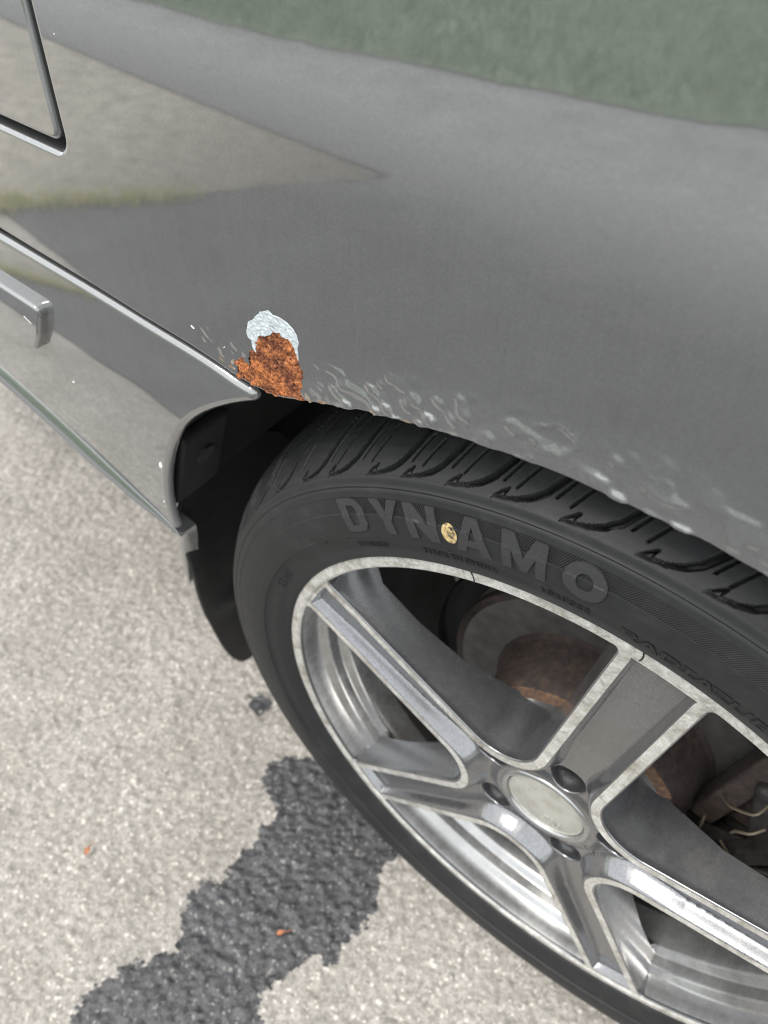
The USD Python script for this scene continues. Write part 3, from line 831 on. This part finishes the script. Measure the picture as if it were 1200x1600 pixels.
# wheel arch liner: a dark half drum with a back wall
a = np.radians(np.linspace(-20, 168, 70))
rows = [np.c_[.348 * np.cos(a), np.full_like(a, yy), .31 + .348 * np.sin(a)] for yy in np.linspace(-.004, .27, 8)]
rows.append(np.c_[.12 * np.cos(a), np.full_like(a, .275), .31 + .12 * np.sin(a)])
rows.append(np.c_[.0 * np.cos(a), np.full_like(a, .276), .31 + .0 * np.sin(a)])
LINER = put("arch_liner", (np.vstack(rows), grid_faces(len(rows), len(a))), "black_plastic", CAR, smooth=40)
# bracket with screw at the liner's lower rear corner, and the mud flap that hangs from it
br = rbox((.010, .045, .085), .004, (-.318, .022, .432), (0, .35, 0))
put("liner_bracket", br, "black_plastic", CAR, smooth=40)
sc = trimesh.creation.cylinder(.0085, .006, sections=20).apply_transform(trimesh.transformations.rotation_matrix(math.pi / 2, [0, 1, 0]))
sc.apply_transform(trimesh.transformations.rotation_matrix(.35, [0, 1, 0])); sc.apply_translation((-.311, .022, .440))
put("liner_screw", (sc.vertices, sc.faces), "dark_metal", CAR, smooth=40)

# mud flap: curved sheet, thick rounded outline
fl = np.array([(.004, .385), (.002, .353), (.0015, .320), (.0069, .263), (.0251, .161), (.038, .0895), (.0573, .0354), (.0779, .025), (.1045, .030), (.165, .05), (.168, .36), (.06, .385)])
flp = dense_poly(Polygon(smooth_line(np.vstack([fl, fl[:1]]), 90, 3)).buffer(-.012).buffer(.012, quad_segs=16), .004)
pts, tri, rings = tri_patch(dense_poly(flp.buffer(-.002), .004), .004, .0045)


def flap_x(y, z):
    return -.352 - .028 * np.clip((.38 - z) / .3, 0, 1.2) ** 1.3 + .016 * np.exp(-((y - .004) / .03) ** 2) * np.clip((z - .19) / .1, 0, 1) + .006 * np.exp(-((z - .19) / .018) ** 2) * np.clip((y - .02) / .03, 0, 1)


def flap_mesh():
    y, z = pts.T
    A = np.c_[flap_x(y, z) + .002, y, z]; B = np.c_[flap_x(y, z) - .002, y, z]
    rg = rings[0]; k = len(rg)
    tA = orient(A, tri, np.tile([1.0, 0, 0], (len(A), 1))); tB = orient(B, tri, np.tile([-1.0, 0, 0], (len(A), 1)))
    big = np.array(flp.exterior.coords)[:-1]
    rim = []
    n2 = np.roll(rg, -1, 0) - np.roll(rg, 1, 0); n2 /= np.linalg.norm(n2, axis=1)[:, None]; n2 = np.c_[n2[:, 1], -n2[:, 0]] * (1 if Polygon(rg).exterior.is_ccw else -1)
    for ph in np.linspace(0, np.pi, 7):
        o = rg + n2 * .002 * math.sin(ph)
        rim.append(np.c_[flap_x(rg[:, 0], rg[:, 1]) + .002 * math.cos(ph), o])
    return join((A, tA), (B, tB), (np.vstack(rim), grid_faces(7, k, True)))


put("mud_flap", flap_mesh(), "black_plastic", CAR, smooth=35)
# painted outer corner of the bumper that runs down beside the flap
ev = spline([(-.3185, -.0105, .372), (-.330, -.004, .345), (-.342, .000, .31), (-.352, .0035, .28), (-.362, .008, .255)], 30)
wid = np.interp(np.linspace(0, 1, 30), [0, .3, 1], [.013, .012, .003])
rows = []
for u, dy in ((0, .012), (0, .003), (.10, 0), (.35, -.0012), (.7, -.0012), (.92, 0), (1.0, .004), (1.0, .012)):
    rows.append(np.c_[ev[:, 0] - wid * (1 - u) * 1.0, ev[:, 1] + dy + .004, ev[:, 2]])
put("bumper_corner", (np.vstack(rows), grid_faces(len(rows), 30)), "grey_metallic_paint", BUMP, smooth=True)

# the rest of the body that closes the car off from the light: floor, far side, deck
put("underbody", join(box(-1.15, -.375, .06, 1.55, .30, .56), box(.40, 1.9, .06, 1.55, .20, .5), box(-.375, .40, .32, 1.3, .24, .62), box(-.375, .40, .285, .32, .40, .98)), "black_plastic", CAR)
put("body_shell", join(box(-1.15, .62, .03, 1.6, .975, .985), box(-1.15, .62, 1.6, 1.61, .30, .98), box(-1.152, -1.148, .05, 1.6, .35, .98), box(.62, .63, -.005, 1.6, .22, .98)), "grey_metallic_paint", CAR)

# ------------------------------------------------------------------ tyre
prof = np.array([(.2185, .004), (.2190, .0005), (.2215, -.0025), (.226, -.0045), (.2305, -.0062), (.2365, -.0074), (.2395, -.0084), (.2402, -.0096), (.2440, -.0103), (.2500, -.0106), (.2566, -.0103), (.2570, -.0098), (.2620, -.0090), (.2660, -.0082), (.2665, -.0084), (.2690, -.0076), (.2702, -.0073), (.2710, -.0064), (.2722, -.0066), (.2728, -.0058), (.2760, -.0046), (.2770, -.0040), (.2775, -.0029), (.2800, -.0006), (.2832, .0035), (.2866, .0085), (.2900, .0145), (.2926, .0205), (.2950, .0290), (.2965, .0380), (.2976, .0500), (.2984, .0700), (.2988, .1000)])
pl = np.r_[0, np.cumsum(np.linalg.norm(np.diff(prof, axis=0), axis=1))]
i0 = 22  # start of the tread side
fine_s = np.r_[np.concatenate([np.linspace(pl[i], pl[i + 1], max(2, int((pl[i + 1] - pl[i]) / .0011) + 1))[:-1] for i in range(i0)]), np.arange(pl[i0], pl[i0] + .052, .0007), np.linspace(pl[i0] + .054, pl[-1], 10)]
pr = np.c_[np.interp(fine_s, pl, prof[:, 0]), np.interp(fine_s, pl, prof[:, 1])]
dens_a = np.radians(np.r_[np.arange(56, 176, .098), np.arange(176, 416, 1.5)])
A, S = np.meshgrid(dens_a, fine_s - pl[i0])
RAD = np.repeat(pr[:, :1], len(dens_a), 1); YY = np.repeat(pr[:, 1:], len(dens_a), 1)
tips = [176.5, 169.5, 163, 155.5, 147.6, 140.0, 132.6, 127.0, 119.9, 114.9, 109.2, 103.9, 96.9, 89.8, 83.8, 77.3, 70.0, 63.5, 56]
groove = np.zeros_like(A)
G = np.array([(0, .0004), (.006, .0010), (.012, .0020), (.0185, .0045), (.0240, .0090), (.0295, .0180), (.0345, .0310), (.0420, .0560)])
GW = np.array([.0003, .0004, .0008, .0013, .0016, .0017, .0018, .0018])
gl_ = np.linspace(0, 1, 60); gk = np.linspace(0, 1, len(G))
Gd = np.c_[np.interp(gl_, gk, G[:, 0]), np.interp(gl_, gk, G[:, 1])]; Gw = np.interp(gl_, gk, GW)


def line_pts(a, b, w, n=24):
    t = np.linspace(0, 1, n)[:, None]
    return np.array(a) * (1 - t) + np.array(b) * t, np.broadcast_to(w, n) if np.ndim(w) else np.full(n, w)


feat = [(Gd, Gw, 1.0)]
p_, w_ = line_pts((-.0008, .0001), (.0062, .0052), np.linspace(.0002, .0007, 24)); feat.append((p_, w_, .8))
p_, w_ = line_pts((.0062, .0052), (.0052, .0022), np.linspace(.0006, .0002, 24)); feat.append((p_, w_, .7))
for (u, s0, s1) in ((.034, .0085, .0230), (.0415, .0070, .0210)):
    p_, w_ = line_pts((u - .005, s0), (u + .0025, s1), .00055); feat.append((p_, w_, .5))
    p_, w_ = line_pts((u + .004, s1 + .005), (u + .011, s1 + .022), .00055); feat.append((p_, w_, .5))
mask_rows = np.where(fine_s >= pl[i0] - .002)[0]
for tp in tips:
    cols = np.where((dens_a < math.radians(tp + 1.2)) & (dens_a > math.radians(tp - 12)))[0]
    if len(cols) == 0:
        continue
    sub = np.ix_(mask_rows, cols)
    U = (math.radians(tp) - A[sub]) * .285; SS = S[sub]
    for (P_, W_, dp) in feat:
        d, i = cKDTree(P_).query(np.c_[U.ravel(), SS.ravel()])
        g = np.clip((W_[i] - d) / .0005 + .5, 0, 1) * dp
        groove[sub] = np.maximum(groove[sub], g.reshape(U.shape))
depth = .0062 * np.clip((S + .001) / .006, .25, 1)
# surface normal of the profile in (r, y)
tp_ = np.gradient(pr, axis=0); tp_ /= np.linalg.norm(tp_, axis=1)[:, None]
nr, ny = tp_[:, 1], -tp_[:, 0]
rough_ring = np.zeros_like(A)
m = np.abs(RAD - .2769) < .0012
rough_ring[m] = .0005 * np.maximum(vnoise(A[m] * .28, S[m], 160, 5, 3), 0) * (A[m] < math.radians(104))
RAD = RAD - groove * depth * nr[:, None] + rough_ring; YY = YY - groove * depth * ny[:, None] - rough_ring
V = np.stack([RAD * np.cos(A), YY, WC[2] + RAD * np.sin(A)], -1)
half2 = np.array([(.2984, .13), (.2970, .16), (.292, .180), (.280, .197), (.26, .206), (.235, .204), (.2185, .197)])
VB = np.stack([half2[:, :1] * np.cos(dens_a), np.repeat(half2[:, 1:], len(dens_a), 1), WC[2] + half2[:, :1] * np.sin(dens_a)], -1)
V = np.vstack([V.reshape(-1, 3), VB.reshape(-1, 3)])
nrow, ncol = len(fine_s) + len(half2), len(dens_a)
TYRE = put("tyre", (V, grid_faces(nrow, ncol, True)[:, ::-1]), "tyre_rubber", CAR, smooth=38)


def side_y(r):
    k = 24
    return np.interp(r, prof[:k, 0], prof[:k, 1])


def wrap_text(mesh, th0, r0, sx=1.0, lift=.0008, rot=0.0):
    """Flat lettering (x right, y up) wrapped onto the sidewall: reads clockwise, its foot towards the hub."""
    m = mesh.copy()
    v = m.vertices.copy()
    v[:, :2] -= [(v[:, 0].min() + v[:, 0].max()) / 2, 0]
    m.vertices = v
    ms = m.subdivide_to_size(.0022, max_iter=7)
    v = ms.vertices
    c, s_ = math.cos(rot), math.sin(rot)
    x = (v[:, 0] * c - v[:, 1] * s_) * sx; y = v[:, 0] * s_ + v[:, 1] * c
    r = r0 + y; a = th0 - x / (r0 + .008)
    top = v[:, 2] > v[:, 2].mean()
    yy = side_y(r) + np.where(top, -lift, .0010)
    out = np.c_[r * np.cos(a), yy, WC[2] + r * np.sin(a)]
    mm = trimesh.Trimesh(out, ms.faces, process=False); trimesh.repair.fix_normals(mm)
    return mm.vertices, mm.faces


def bold_letter(ch, h, w):
    """Heavy block capitals drawn as polygons, h high and w wide."""
    t = .30 * w
    if ch == "D":
        o = Polygon([(0, 0), (.55 * w, 0), (.8 * w, .06 * h), (w, .28 * h), (w, .72 * h), (.8 * w, .94 * h), (.55 * w, h), (0, h)]).difference(Polygon([(t * 1.05, .2 * h), (.6 * w, .2 * h), (.69 * w, .32 * h), (.69 * w, .68 * h), (.6 * w, .8 * h), (t * 1.05, .8 * h)]))
    elif ch == "Y":
        o = Polygon([(.36 * w, 0), (.66 * w, 0), (.66 * w, .42 * h), (w, h), (.68 * w, h), (.51 * w, .66 * h), (.33 * w, h), (0, h), (.36 * w, .42 * h)])
    elif ch == "N":
        o = Polygon([(0, 0), (.28 * w, 0), (.28 * w, .55 * h), (.70 * w, 0), (w, 0), (w, h), (.72 * w, h), (.72 * w, .45 * h), (.30 * w, h), (0, h)])
    elif ch == "A":
        o = Polygon([(0, 0), (.27 * w, 0), (.33 * w, .2 * h), (.67 * w, .2 * h), (.73 * w, 0), (w, 0), (.66 * w, h), (.34 * w, h)]).difference(Polygon([(.39 * w, .38 * h), (.61 * w, .38 * h), (.5 * w, .78 * h)]))
    elif ch == "M":
        o = Polygon([(0, 0), (.22 * w, 0), (.22 * w, .55 * h), (.42 * w, .05 * h), (.58 * w, .05 * h), (.78 * w, .55 * h), (.78 * w, 0), (w, 0), (w, h), (.72 * w, h), (.5 * w, .45 * h), (.28 * w, h), (0, h)])
    else:
        o = shapely.affinity.scale(Point(.5, .5).buffer(.5, quad_segs=10), w, h, origin=(0, 0)).difference(shapely.affinity.scale(Point(.5, .5).buffer(.22, quad_segs=8), w * .9, h * 1.05, origin=(.5, .5)).buffer(0)) if False else Polygon([(w * (.5 + .5 * math.cos(a_)), h * (.5 + .5 * math.sin(a_))) for a_ in np.linspace(0, 2 * np.pi, 36)[:-1]]).difference(Polygon([(w * (.5 + .2 * math.cos(a_)), h * (.5 + .24 * math.sin(a_))) for a_ in np.linspace(0, 2 * np.pi, 24)[:-1]]))
    o = o.buffer(-.0004).buffer(.0004)
    return trimesh.creation.extrude_polygon(o, .002, engine="earcut")


for ch, deg, w, h, r0 in (("D", 124.0, .0185, .0205, .2455), ("Y", 118.2, .0195, .0205, .2455), ("N", 112.9, .0195, .0205, .2455), ("A", 106.1, .0205, .0205, .2450), ("M", 99.9, .0225, .0210, .2445), ("O", 93.2, .0205, .0210, .2448)):
    put("raised_letter", wrap_text(bold_letter(ch, h, w), math.radians(deg), r0), "letter_rubber", TYRE, smooth=30)
for word, deg, h, r0 in (("MADE IN CHINA", 109.5, .0034, .2325), ("LS10022", 95.2, .0034, .2325), ("RADIAL", 82.0, .0062, .2305), ("TUBELESS", 69.0, .0062, .2305), ("TUBELESS", 124.6, .0030, .2325), ("E4 02", 154.5, .0060, .2300)):
    tm = meshkit.text_mesh(word, h, .0015, bold=h > .005)
    k = 1.75 if word in ("RADIAL", "TUBELESS") and h > .005 else 1.25
    put("raised_lettering", wrap_text(tm, math.radians(deg), r0, sx=k, lift=.0006), "tyre_rubber", TYRE)
# moulding whiskers
for deg, r in ((128.5, .2395), (122.2, .2395), (110.2, .2398), (97.3, .2396), (86.1, .239), (79.2, .2385), (134.5, .2385)):
    a_ = math.radians(deg); p0 = np.array([r * math.cos(a_), side_y(r) + .0005, WC[2] + r * math.sin(a_)])
    put("rubber_whisker", tube(np.array([p0, p0 + [.0003, -.0012, .0006], p0 + [.0008, -.0026, .0016]]), [.00045, .0004, .0002], 6), "letter_rubber", TYRE)
# yellow paint dot between N and A
th_ = np.linspace(0, 2 * np.pi, 30, endpoint=False)
dm = trimesh.creation.extrude_polygon(Polygon(np.c_[.0046 * np.cos(th_), .0060 * np.sin(th_)]), .001, engine="earcut")
put("paint_dot", wrap_text(dm, math.radians(109.2), .2530, lift=.00012), "yellow_paint_dot", TYRE, smooth=30, label="worn yellow paint dot between the letters N and A")

# ------------------------------------------------------------------ alloy wheel
RW = .22
barrel = np.array([(.2192, .004), (.2203, .0010), (.2200, -.0006), (.2185, -.0012), (.2135, -.0012), (.2118, .0002), (.2108, .004), (.2103, .010), (.2094, .0165), (.2078, .0190), (.2046, .0215), (.2030, .0240), (.2026, .0310), (.2012, .0330), (.1980, .0355), (.1958, .0385), (.1950, .048), (.1940, .060), (.1930, .062), (.1930, .120), (.195, .15), (.20, .185), (.212, .195), (.2192, .200)])
a = np.linspace(0, 2 * np.pi, 361)[:-1]
bs = np.r_[0, np.cumsum(np.linalg.norm(np.diff(barrel, axis=0), axis=1))]
keep = np.arange(len(barrel))


def lathe(pf, a=a, smooth=32):
    pf = np.asarray(pf)
    v = np.stack([pf[:, :1] * np.cos(a), np.repeat(pf[:, 1:], len(a), 1), WC[2] + pf[:, :1] * np.sin(a)], -1).reshape(-1, 3)
    return v, grid_faces(len(pf), len(a), True)


WHEEL = put("wheel_rim", lathe(barrel[5:18]), "barrel_silver", CAR, smooth=40)
put("inner_barrel", lathe(barrel[17:]), "shaded_barrel", WHEEL, smooth=32)
put("rim_flange", lathe(barrel[:6]), "machined_alloy", WHEEL, smooth=32)
for deg in (109.5, 85.2):
    a_ = math.radians(deg); ts = np.linspace(.2128, .2212, 8)
    put("flange_nick", tube(np.c_[ts * math.cos(a_) + .0006 * np.sin((ts - .2128) * 500), -.0011 + 0 * ts, WC[2] + ts * math.sin(a_)], .00045, 6), "black_plastic", WHEEL)

SP0 = math.radians(81.6)
d_edge = .1075 * RW       # half width of a spoke
RHO = .030


def sector_window(k):
    """Window between spoke k and k + 1, in wheel coordinates (u = x, v = z - hub)."""
    a1, a2 = SP0 + k * math.radians(72), SP0 + (k + 1) * math.radians(72)
    mid = (a1 + a2) / 2
    far = .2112
    def edge(ai, sgn):
        ax = np.array([math.cos(ai), math.sin(ai)]); nn = np.array([-math.sin(ai), math.cos(ai)]) * sgn
        return ax, nn
    ax1, n1 = edge(a1, 1); ax2, n2 = edge(a2, -1)
    big = Point(0, 0).buffer(far, quad_segs=90)
    h1 = Polygon([n1 * d_edge - ax1, n1 * d_edge + ax1, n1 * (d_edge + 1) + ax1, n1 * (d_edge + 1) - ax1])
    h2 = Polygon([n2 * d_edge - ax2, n2 * d_edge + ax2, n2 * (d_edge + 1) + ax2, n2 * (d_edge + 1) - ax2])
    w = big.intersection(h1).intersection(h2)
    vtx = w.buffer(-RHO).buffer(RHO, quad_segs=16)          # round corner at the hub
    rim_part = w.buffer(-.0035).buffer(.0035, quad_segs=10).difference(Point(0, 0).buffer(.15))
    return vtx.union(rim_part).buffer(.0006).buffer(-.0006)


WIN = [sector_window(k) for k in range(5)]
CH = .0011
BAR = .0070


def y_back(r):
    return np.interp(r, [.03, .07, .11, .15, .185, .200, .2112], [.046, .042, .029, .0255, .027, .038, .050])


lug = [(.0500 * math.cos(SP0 + k * math.radians(72)), .0500 * math.sin(SP0 + k * math.radians(72))) for k in range(5)]


def face_y(u, v, k):
    """Depth of the wheel's face at (u, v): machined bands proud, channels between them sunk towards the hub."""
    r = np.hypot(u, v)
    ax = np.array([math.cos(SP0 + k * math.radians(72)), math.sin(SP0 + k * math.radians(72))])
    al = u * ax[0] + v * ax[1]
    ac = -u * ax[1] + v * ax[0]
    P_ = shapely.points(np.c_[u, v])
    dw = np.minimum(shapely.distance(WIN[k], P_), shapely.distance(WIN[k - 1], P_))
    ins = np.minimum(dw - BAR, .2098 - r)
    t = np.clip(ins / np.interp(r, [.06, .1, .2], [.010, .0050, .0034]), 0, 1); t = t * t * (3 - 2 * t)
    deep = np.interp(al, [.02, .040, .062, .10, .17, .205], [.012, .013, .0125, .0105, .0085, .0070])
    # the channel floor dips to one side and rolls off towards the lug pocket
    y = deep * t
    hubs = np.clip((.0445 - r) / .009, 0, 1); hubs = hubs * hubs * (3 - 2 * hubs)
    y = y * (1 - hubs) + .0112 * hubs
    return y - .0045 * np.clip(1 - r / .2, 0, 1)


for k in range(5):
    th0 = SP0 + k * math.radians(72)
    half = math.radians(36)
    wedge = Polygon([(0, 0)] + [(.5 * math.cos(x), .5 * math.sin(x)) for x in np.linspace(th0 - half, th0 + half, 9)])
    disk = Point(0, 0).buffer(.2118, quad_segs=120).difference(Point(0, 0).buffer(.0325, quad_segs=40))
    hole = Point(lug[k]).buffer(.0122, quad_segs=12)
    reg = disk.intersection(wedge).difference(shapely.union_all([w.buffer(CH) for w in WIN])).difference(hole.buffer(CH))
    parts_ = [g for g in getattr(reg, "geoms", [reg]) if g.area > 1e-5]
    reg = max(parts_, key=lambda g: g.area)
    F = lambda u, v, k=k: face_y(u, v, k)
    band = shapely.union_all([w.buffer(BAR, quad_segs=24) for w in WIN] + [Point(0, 0).buffer(.3, quad_segs=60).difference(Point(0, 0).buffer(.2098, quad_segs=120))])

    def surf(poly, eps, fine=.0011):
        out = []
        for g in getattr(poly, "geoms", [poly]):
            if g.geom_type == "Polygon" and g.area > 2e-6:
                pts, tri, rings = tri_patch(dense_poly(g, min(fine, .0009)), fine, fine, seed=5 + k)
                v_, f_, n_ = raise_patch(pts, tri, F, eps=eps)
                out.append((v_ + [0, 0, WC[2]], f_, n_))
        return stack(*out)
    ramp = shapely.union_all([w.buffer(BAR + .0036, quad_segs=24) for w in WIN] + [Point(0, 0).buffer(.3, quad_segs=60).difference(Point(0, 0).buffer(.2062, quad_segs=120))])
    low = reg.difference(band)
    sunk = stack(surf(low.intersection(ramp), 1.5e-4, .0007), surf(low.difference(ramp), 3e-4))
    proud = surf(reg.intersection(band), 1e-4)
    # walls of the windows and the lug pocket
    walls = []
    wl = shapely.intersection(shapely.union_all([w.buffer(CH).exterior for w in WIN]), wedge.buffer(1e-5))
    wl = shapely.line_merge(wl) if wl.geom_type != "LineString" else wl
    for L in getattr(wl, "geoms", [wl]):
        c = resample(np.array(L.coords), .0013)
        if len(c) < 5:
            continue
        own = min(WIN, key=lambda w: w.exterior.distance(Point(c[len(c) // 2])))
        t2 = np.gradient(c, axis=0); t2 /= np.linalg.norm(t2, axis=1)[:, None] + 1e-12
        n2 = np.c_[t2[:, 1], -t2[:, 0]]
        probe = c[len(c) // 2] + n2[len(c) // 2] * .003
        if not own.contains(Point(probe)):
            n2 = -n2
        r_ = np.hypot(c[:, 0], c[:, 1])
        y0 = F(c[:, 0], c[:, 1]); yb = np.maximum(y_back(r_), y0 + .006)
        rows, nor = [], []
        for ph in np.linspace(0, np.pi / 2, 5):
            qd = c + n2 * CH * math.sin(ph); rows.append(np.c_[qd[:, 0], y0 + CH * (1 - math.cos(ph)), qd[:, 1]]); nor.append(np.c_[n2[:, 0] * math.sin(ph), np.full(len(c), -math.cos(ph)), n2[:, 1] * math.sin(ph)])
        draft = .0035 * np.clip((.2085 - r_) / .02, 0, 1) + .0002
        for s_ in (.12, .3, .5, .7, .9, 1.0):
            qd = c + n2 * (CH + draft * s_ ** 1.5)[:, None]
            rows.append(np.c_[qd[:, 0], y0 + CH + (yb - y0 - CH) * s_, qd[:, 1]])
            nn = np.c_[n2[:, 0], np.full(len(c), -.16), n2[:, 1]]; nor.append(nn / np.linalg.norm(nn, axis=1)[:, None])
        qd = c - n2 * .004
        rows.append(np.c_[qd[:, 0], yb + .0025, qd[:, 1]]); nor.append(np.tile([0, 1.0, 0], (len(c), 1)))
        vv = np.vstack(rows) + [0, 0, WC[2]]; nn = np.vstack(nor); ff = grid_faces(len(rows), len(c)); ff = np.vstack([ff[:, [0, 1, 2]], ff[:, [0, 2, 3]]])
        walls.append((vv, orient(vv, ff, nn), nn))
    hr = resample(np.array(hole.buffer(CH).exterior.coords)[:-1], .0013, True)
    hv = roll(hr, F, CH, .022, hole=True); hv = (hv[0] + [0, 0, WC[2]], hv[1], hv[2])
    body = stack(sunk, hv, *walls)
    SPK = put("spoke", body[:2], "wheel_silver_paint", WHEEL, normals=body[2])
    put("machined_face", proud[:2], "machined_alloy", WHEEL, normals=proud[2])
    # lug nut at the foot of the pocket
    hx = trimesh.creation.cylinder(.0085, .014, sections=6)
    tip = trimesh.creation.icosphere(subdivisions=2, radius=.0075); tip.vertices[:, 2] = tip.vertices[:, 2] * .6 - .007
    nut = trimesh.util.concatenate([hx, tip]); nut.apply_transform(trimesh.transformations.rotation_matrix(-math.pi / 2, [1, 0, 0]))
    nv = nut.vertices.copy()
    nv = nv * [1, 1, 1] + [lug[k][0], .030, WC[2] + lug[k][1]]
    if nv[:, 1].min() > .025:
        pass
    put("lug_nut", (nv, nut.faces), "barrel_silver", WHEEL, smooth=40)

# hub bore ring and centre cap
put("hub_ring", lathe([(.0342, .0095), (.0336, .0072), (.0325, .0062), (.0308, .0060), (.0298, .0066), (.0290, .0080), (.0285, .0105)], a[::4]), "barrel_silver", WHEEL, smooth=40)
CAP = put("center_cap", lathe([(.0288, .015), (.0286, .0092), (.0280, .0080), (.0272, .0076), (.0264, .0084), (.0256, .0080), (.018, .0060), (.009, .0049), (.0001, .0046)], a[::4]), "cap_face", WHEEL, smooth=40, label="faded cream centre cap with worn raised letters")
tm = meshkit.text_mesh("IN", .0085, .0016, bold=True)
tv = tm.vertices.copy(); tv[:, 0] -= tv[:, 0].mean(); tv[:, 1] -= .004
ca, sa = math.cos(math.radians(-8)), math.sin(math.radians(-8))
tv2 = np.c_[tv[:, 0] * ca - tv[:, 1] * sa + .008, .0061 - tv[:, 2], WC[2] + tv[:, 0] * sa + tv[:, 1] * ca - .010]
put("cap_lettering", (tv2, tm.faces[:, ::-1]), "cap_face", WHEEL)

# brake: disc, hat, hub, caliper and its spring clips
put("dust_shield", lathe([(.142, .088), (.1435, .100), (.138, .103), (.05, .105)], a[::3]), "black_plastic", CAR, smooth=40)
DISC = put("brake_disc", lathe([(.080, .0860), (.1195, .0850), (.1220, .0856), (.1225, .088), (.1225, .0925), (.120, .094), (.120, .100), (.1225, .1015), (.1225, .109), (.080, .110)], a[::2]), "disc_steel", CAR, smooth=25)
put("disc_rim_rust", lathe([(.1165, .0849), (.1198, .0846), (.1224, .0852), (.1230, .088), (.1230, .0925)], a[::2]), "dark_rust", DISC, smooth=25)
put("disc_hat", lathe([(.0850, .0858), (.0815, .0835), (.0795, .078), (.0780, .066), (.0770, .054), (.0762, .0475), (.0745, .0440)], a[::2]), "dark_rust", DISC, smooth=30)
put("hat_edge", lathe([(.0746, .0441), (.0735, .0420), (.0712, .0405), (.0690, .0400)], a[::2]), "orange_rust", DISC, smooth=30)
put("hub_flange", lathe([(.0691, .0401), (.066, .0412), (.030, .0412), (.001, .0412)], a[::2]), "disc_steel", DISC, smooth=30)
CAL = put("brake_caliper", join(rbox((.075, .050, .130), .006, (.150, .080, .325), (0, -.25, 0)), rbox((.040, .030, .034), .004, (.102, .070, .262), (0, .3, 0)), rbox((.062, .020, .024), .003, (.122, .060, .290), (0, -.35, 0)), rbox((.012, .012, .060), .002, (.118, .052, .318), (0, .5, 0)), rbox((.050, .026, .040), .005, (.150, .058, .246), (0, .3, 0))), "dark_metal", CAR, smooth=30)
put("caliper_bracket", rbox((.016, .020, .100), .0025, (.094, .073, .350), (0, .15, 0)), "dark_rust", CAL, smooth=40)
put("brake_pad", rbox((.050, .012, .095), .004, (.120, .078, .352), (0, .2, 0)), "dark_rust", CAL, smooth=40)
for pos in ((.098, .052, .262), (.140, .050, .236)):
    bl_ = trimesh.creation.cylinder(.0075, .014, sections=6).apply_transform(trimesh.transformations.rotation_matrix(math.pi / 2, [1, 0, 0])); bl_.apply_translation(pos)
    put("caliper_bolt", (bl_.vertices, bl_.faces), "dark_metal", CAL)
for ptsw in ([(.088, .058, .352), (.094, .046, .364), (.104, .042, .376), (.108, .050, .380)], [(.103, .050, .330), (.102, .043, .346), (.108, .040, .358), (.114, .046, .362)], [(.100, .046, .322), (.112, .043, .314), (.124, .044, .300)], [(.074, .060, .304), (.082, .050, .306), (.087, .047, .318), (.086, .052, .328)], [(.088, .055, .250), (.098, .046, .252), (.110, .044, .247), (.119, .048, .252)]):
    put("pad_spring_clip", tube(spline(ptsw, 14), .0010, 8), "spring_wire", CAL, smooth=50)
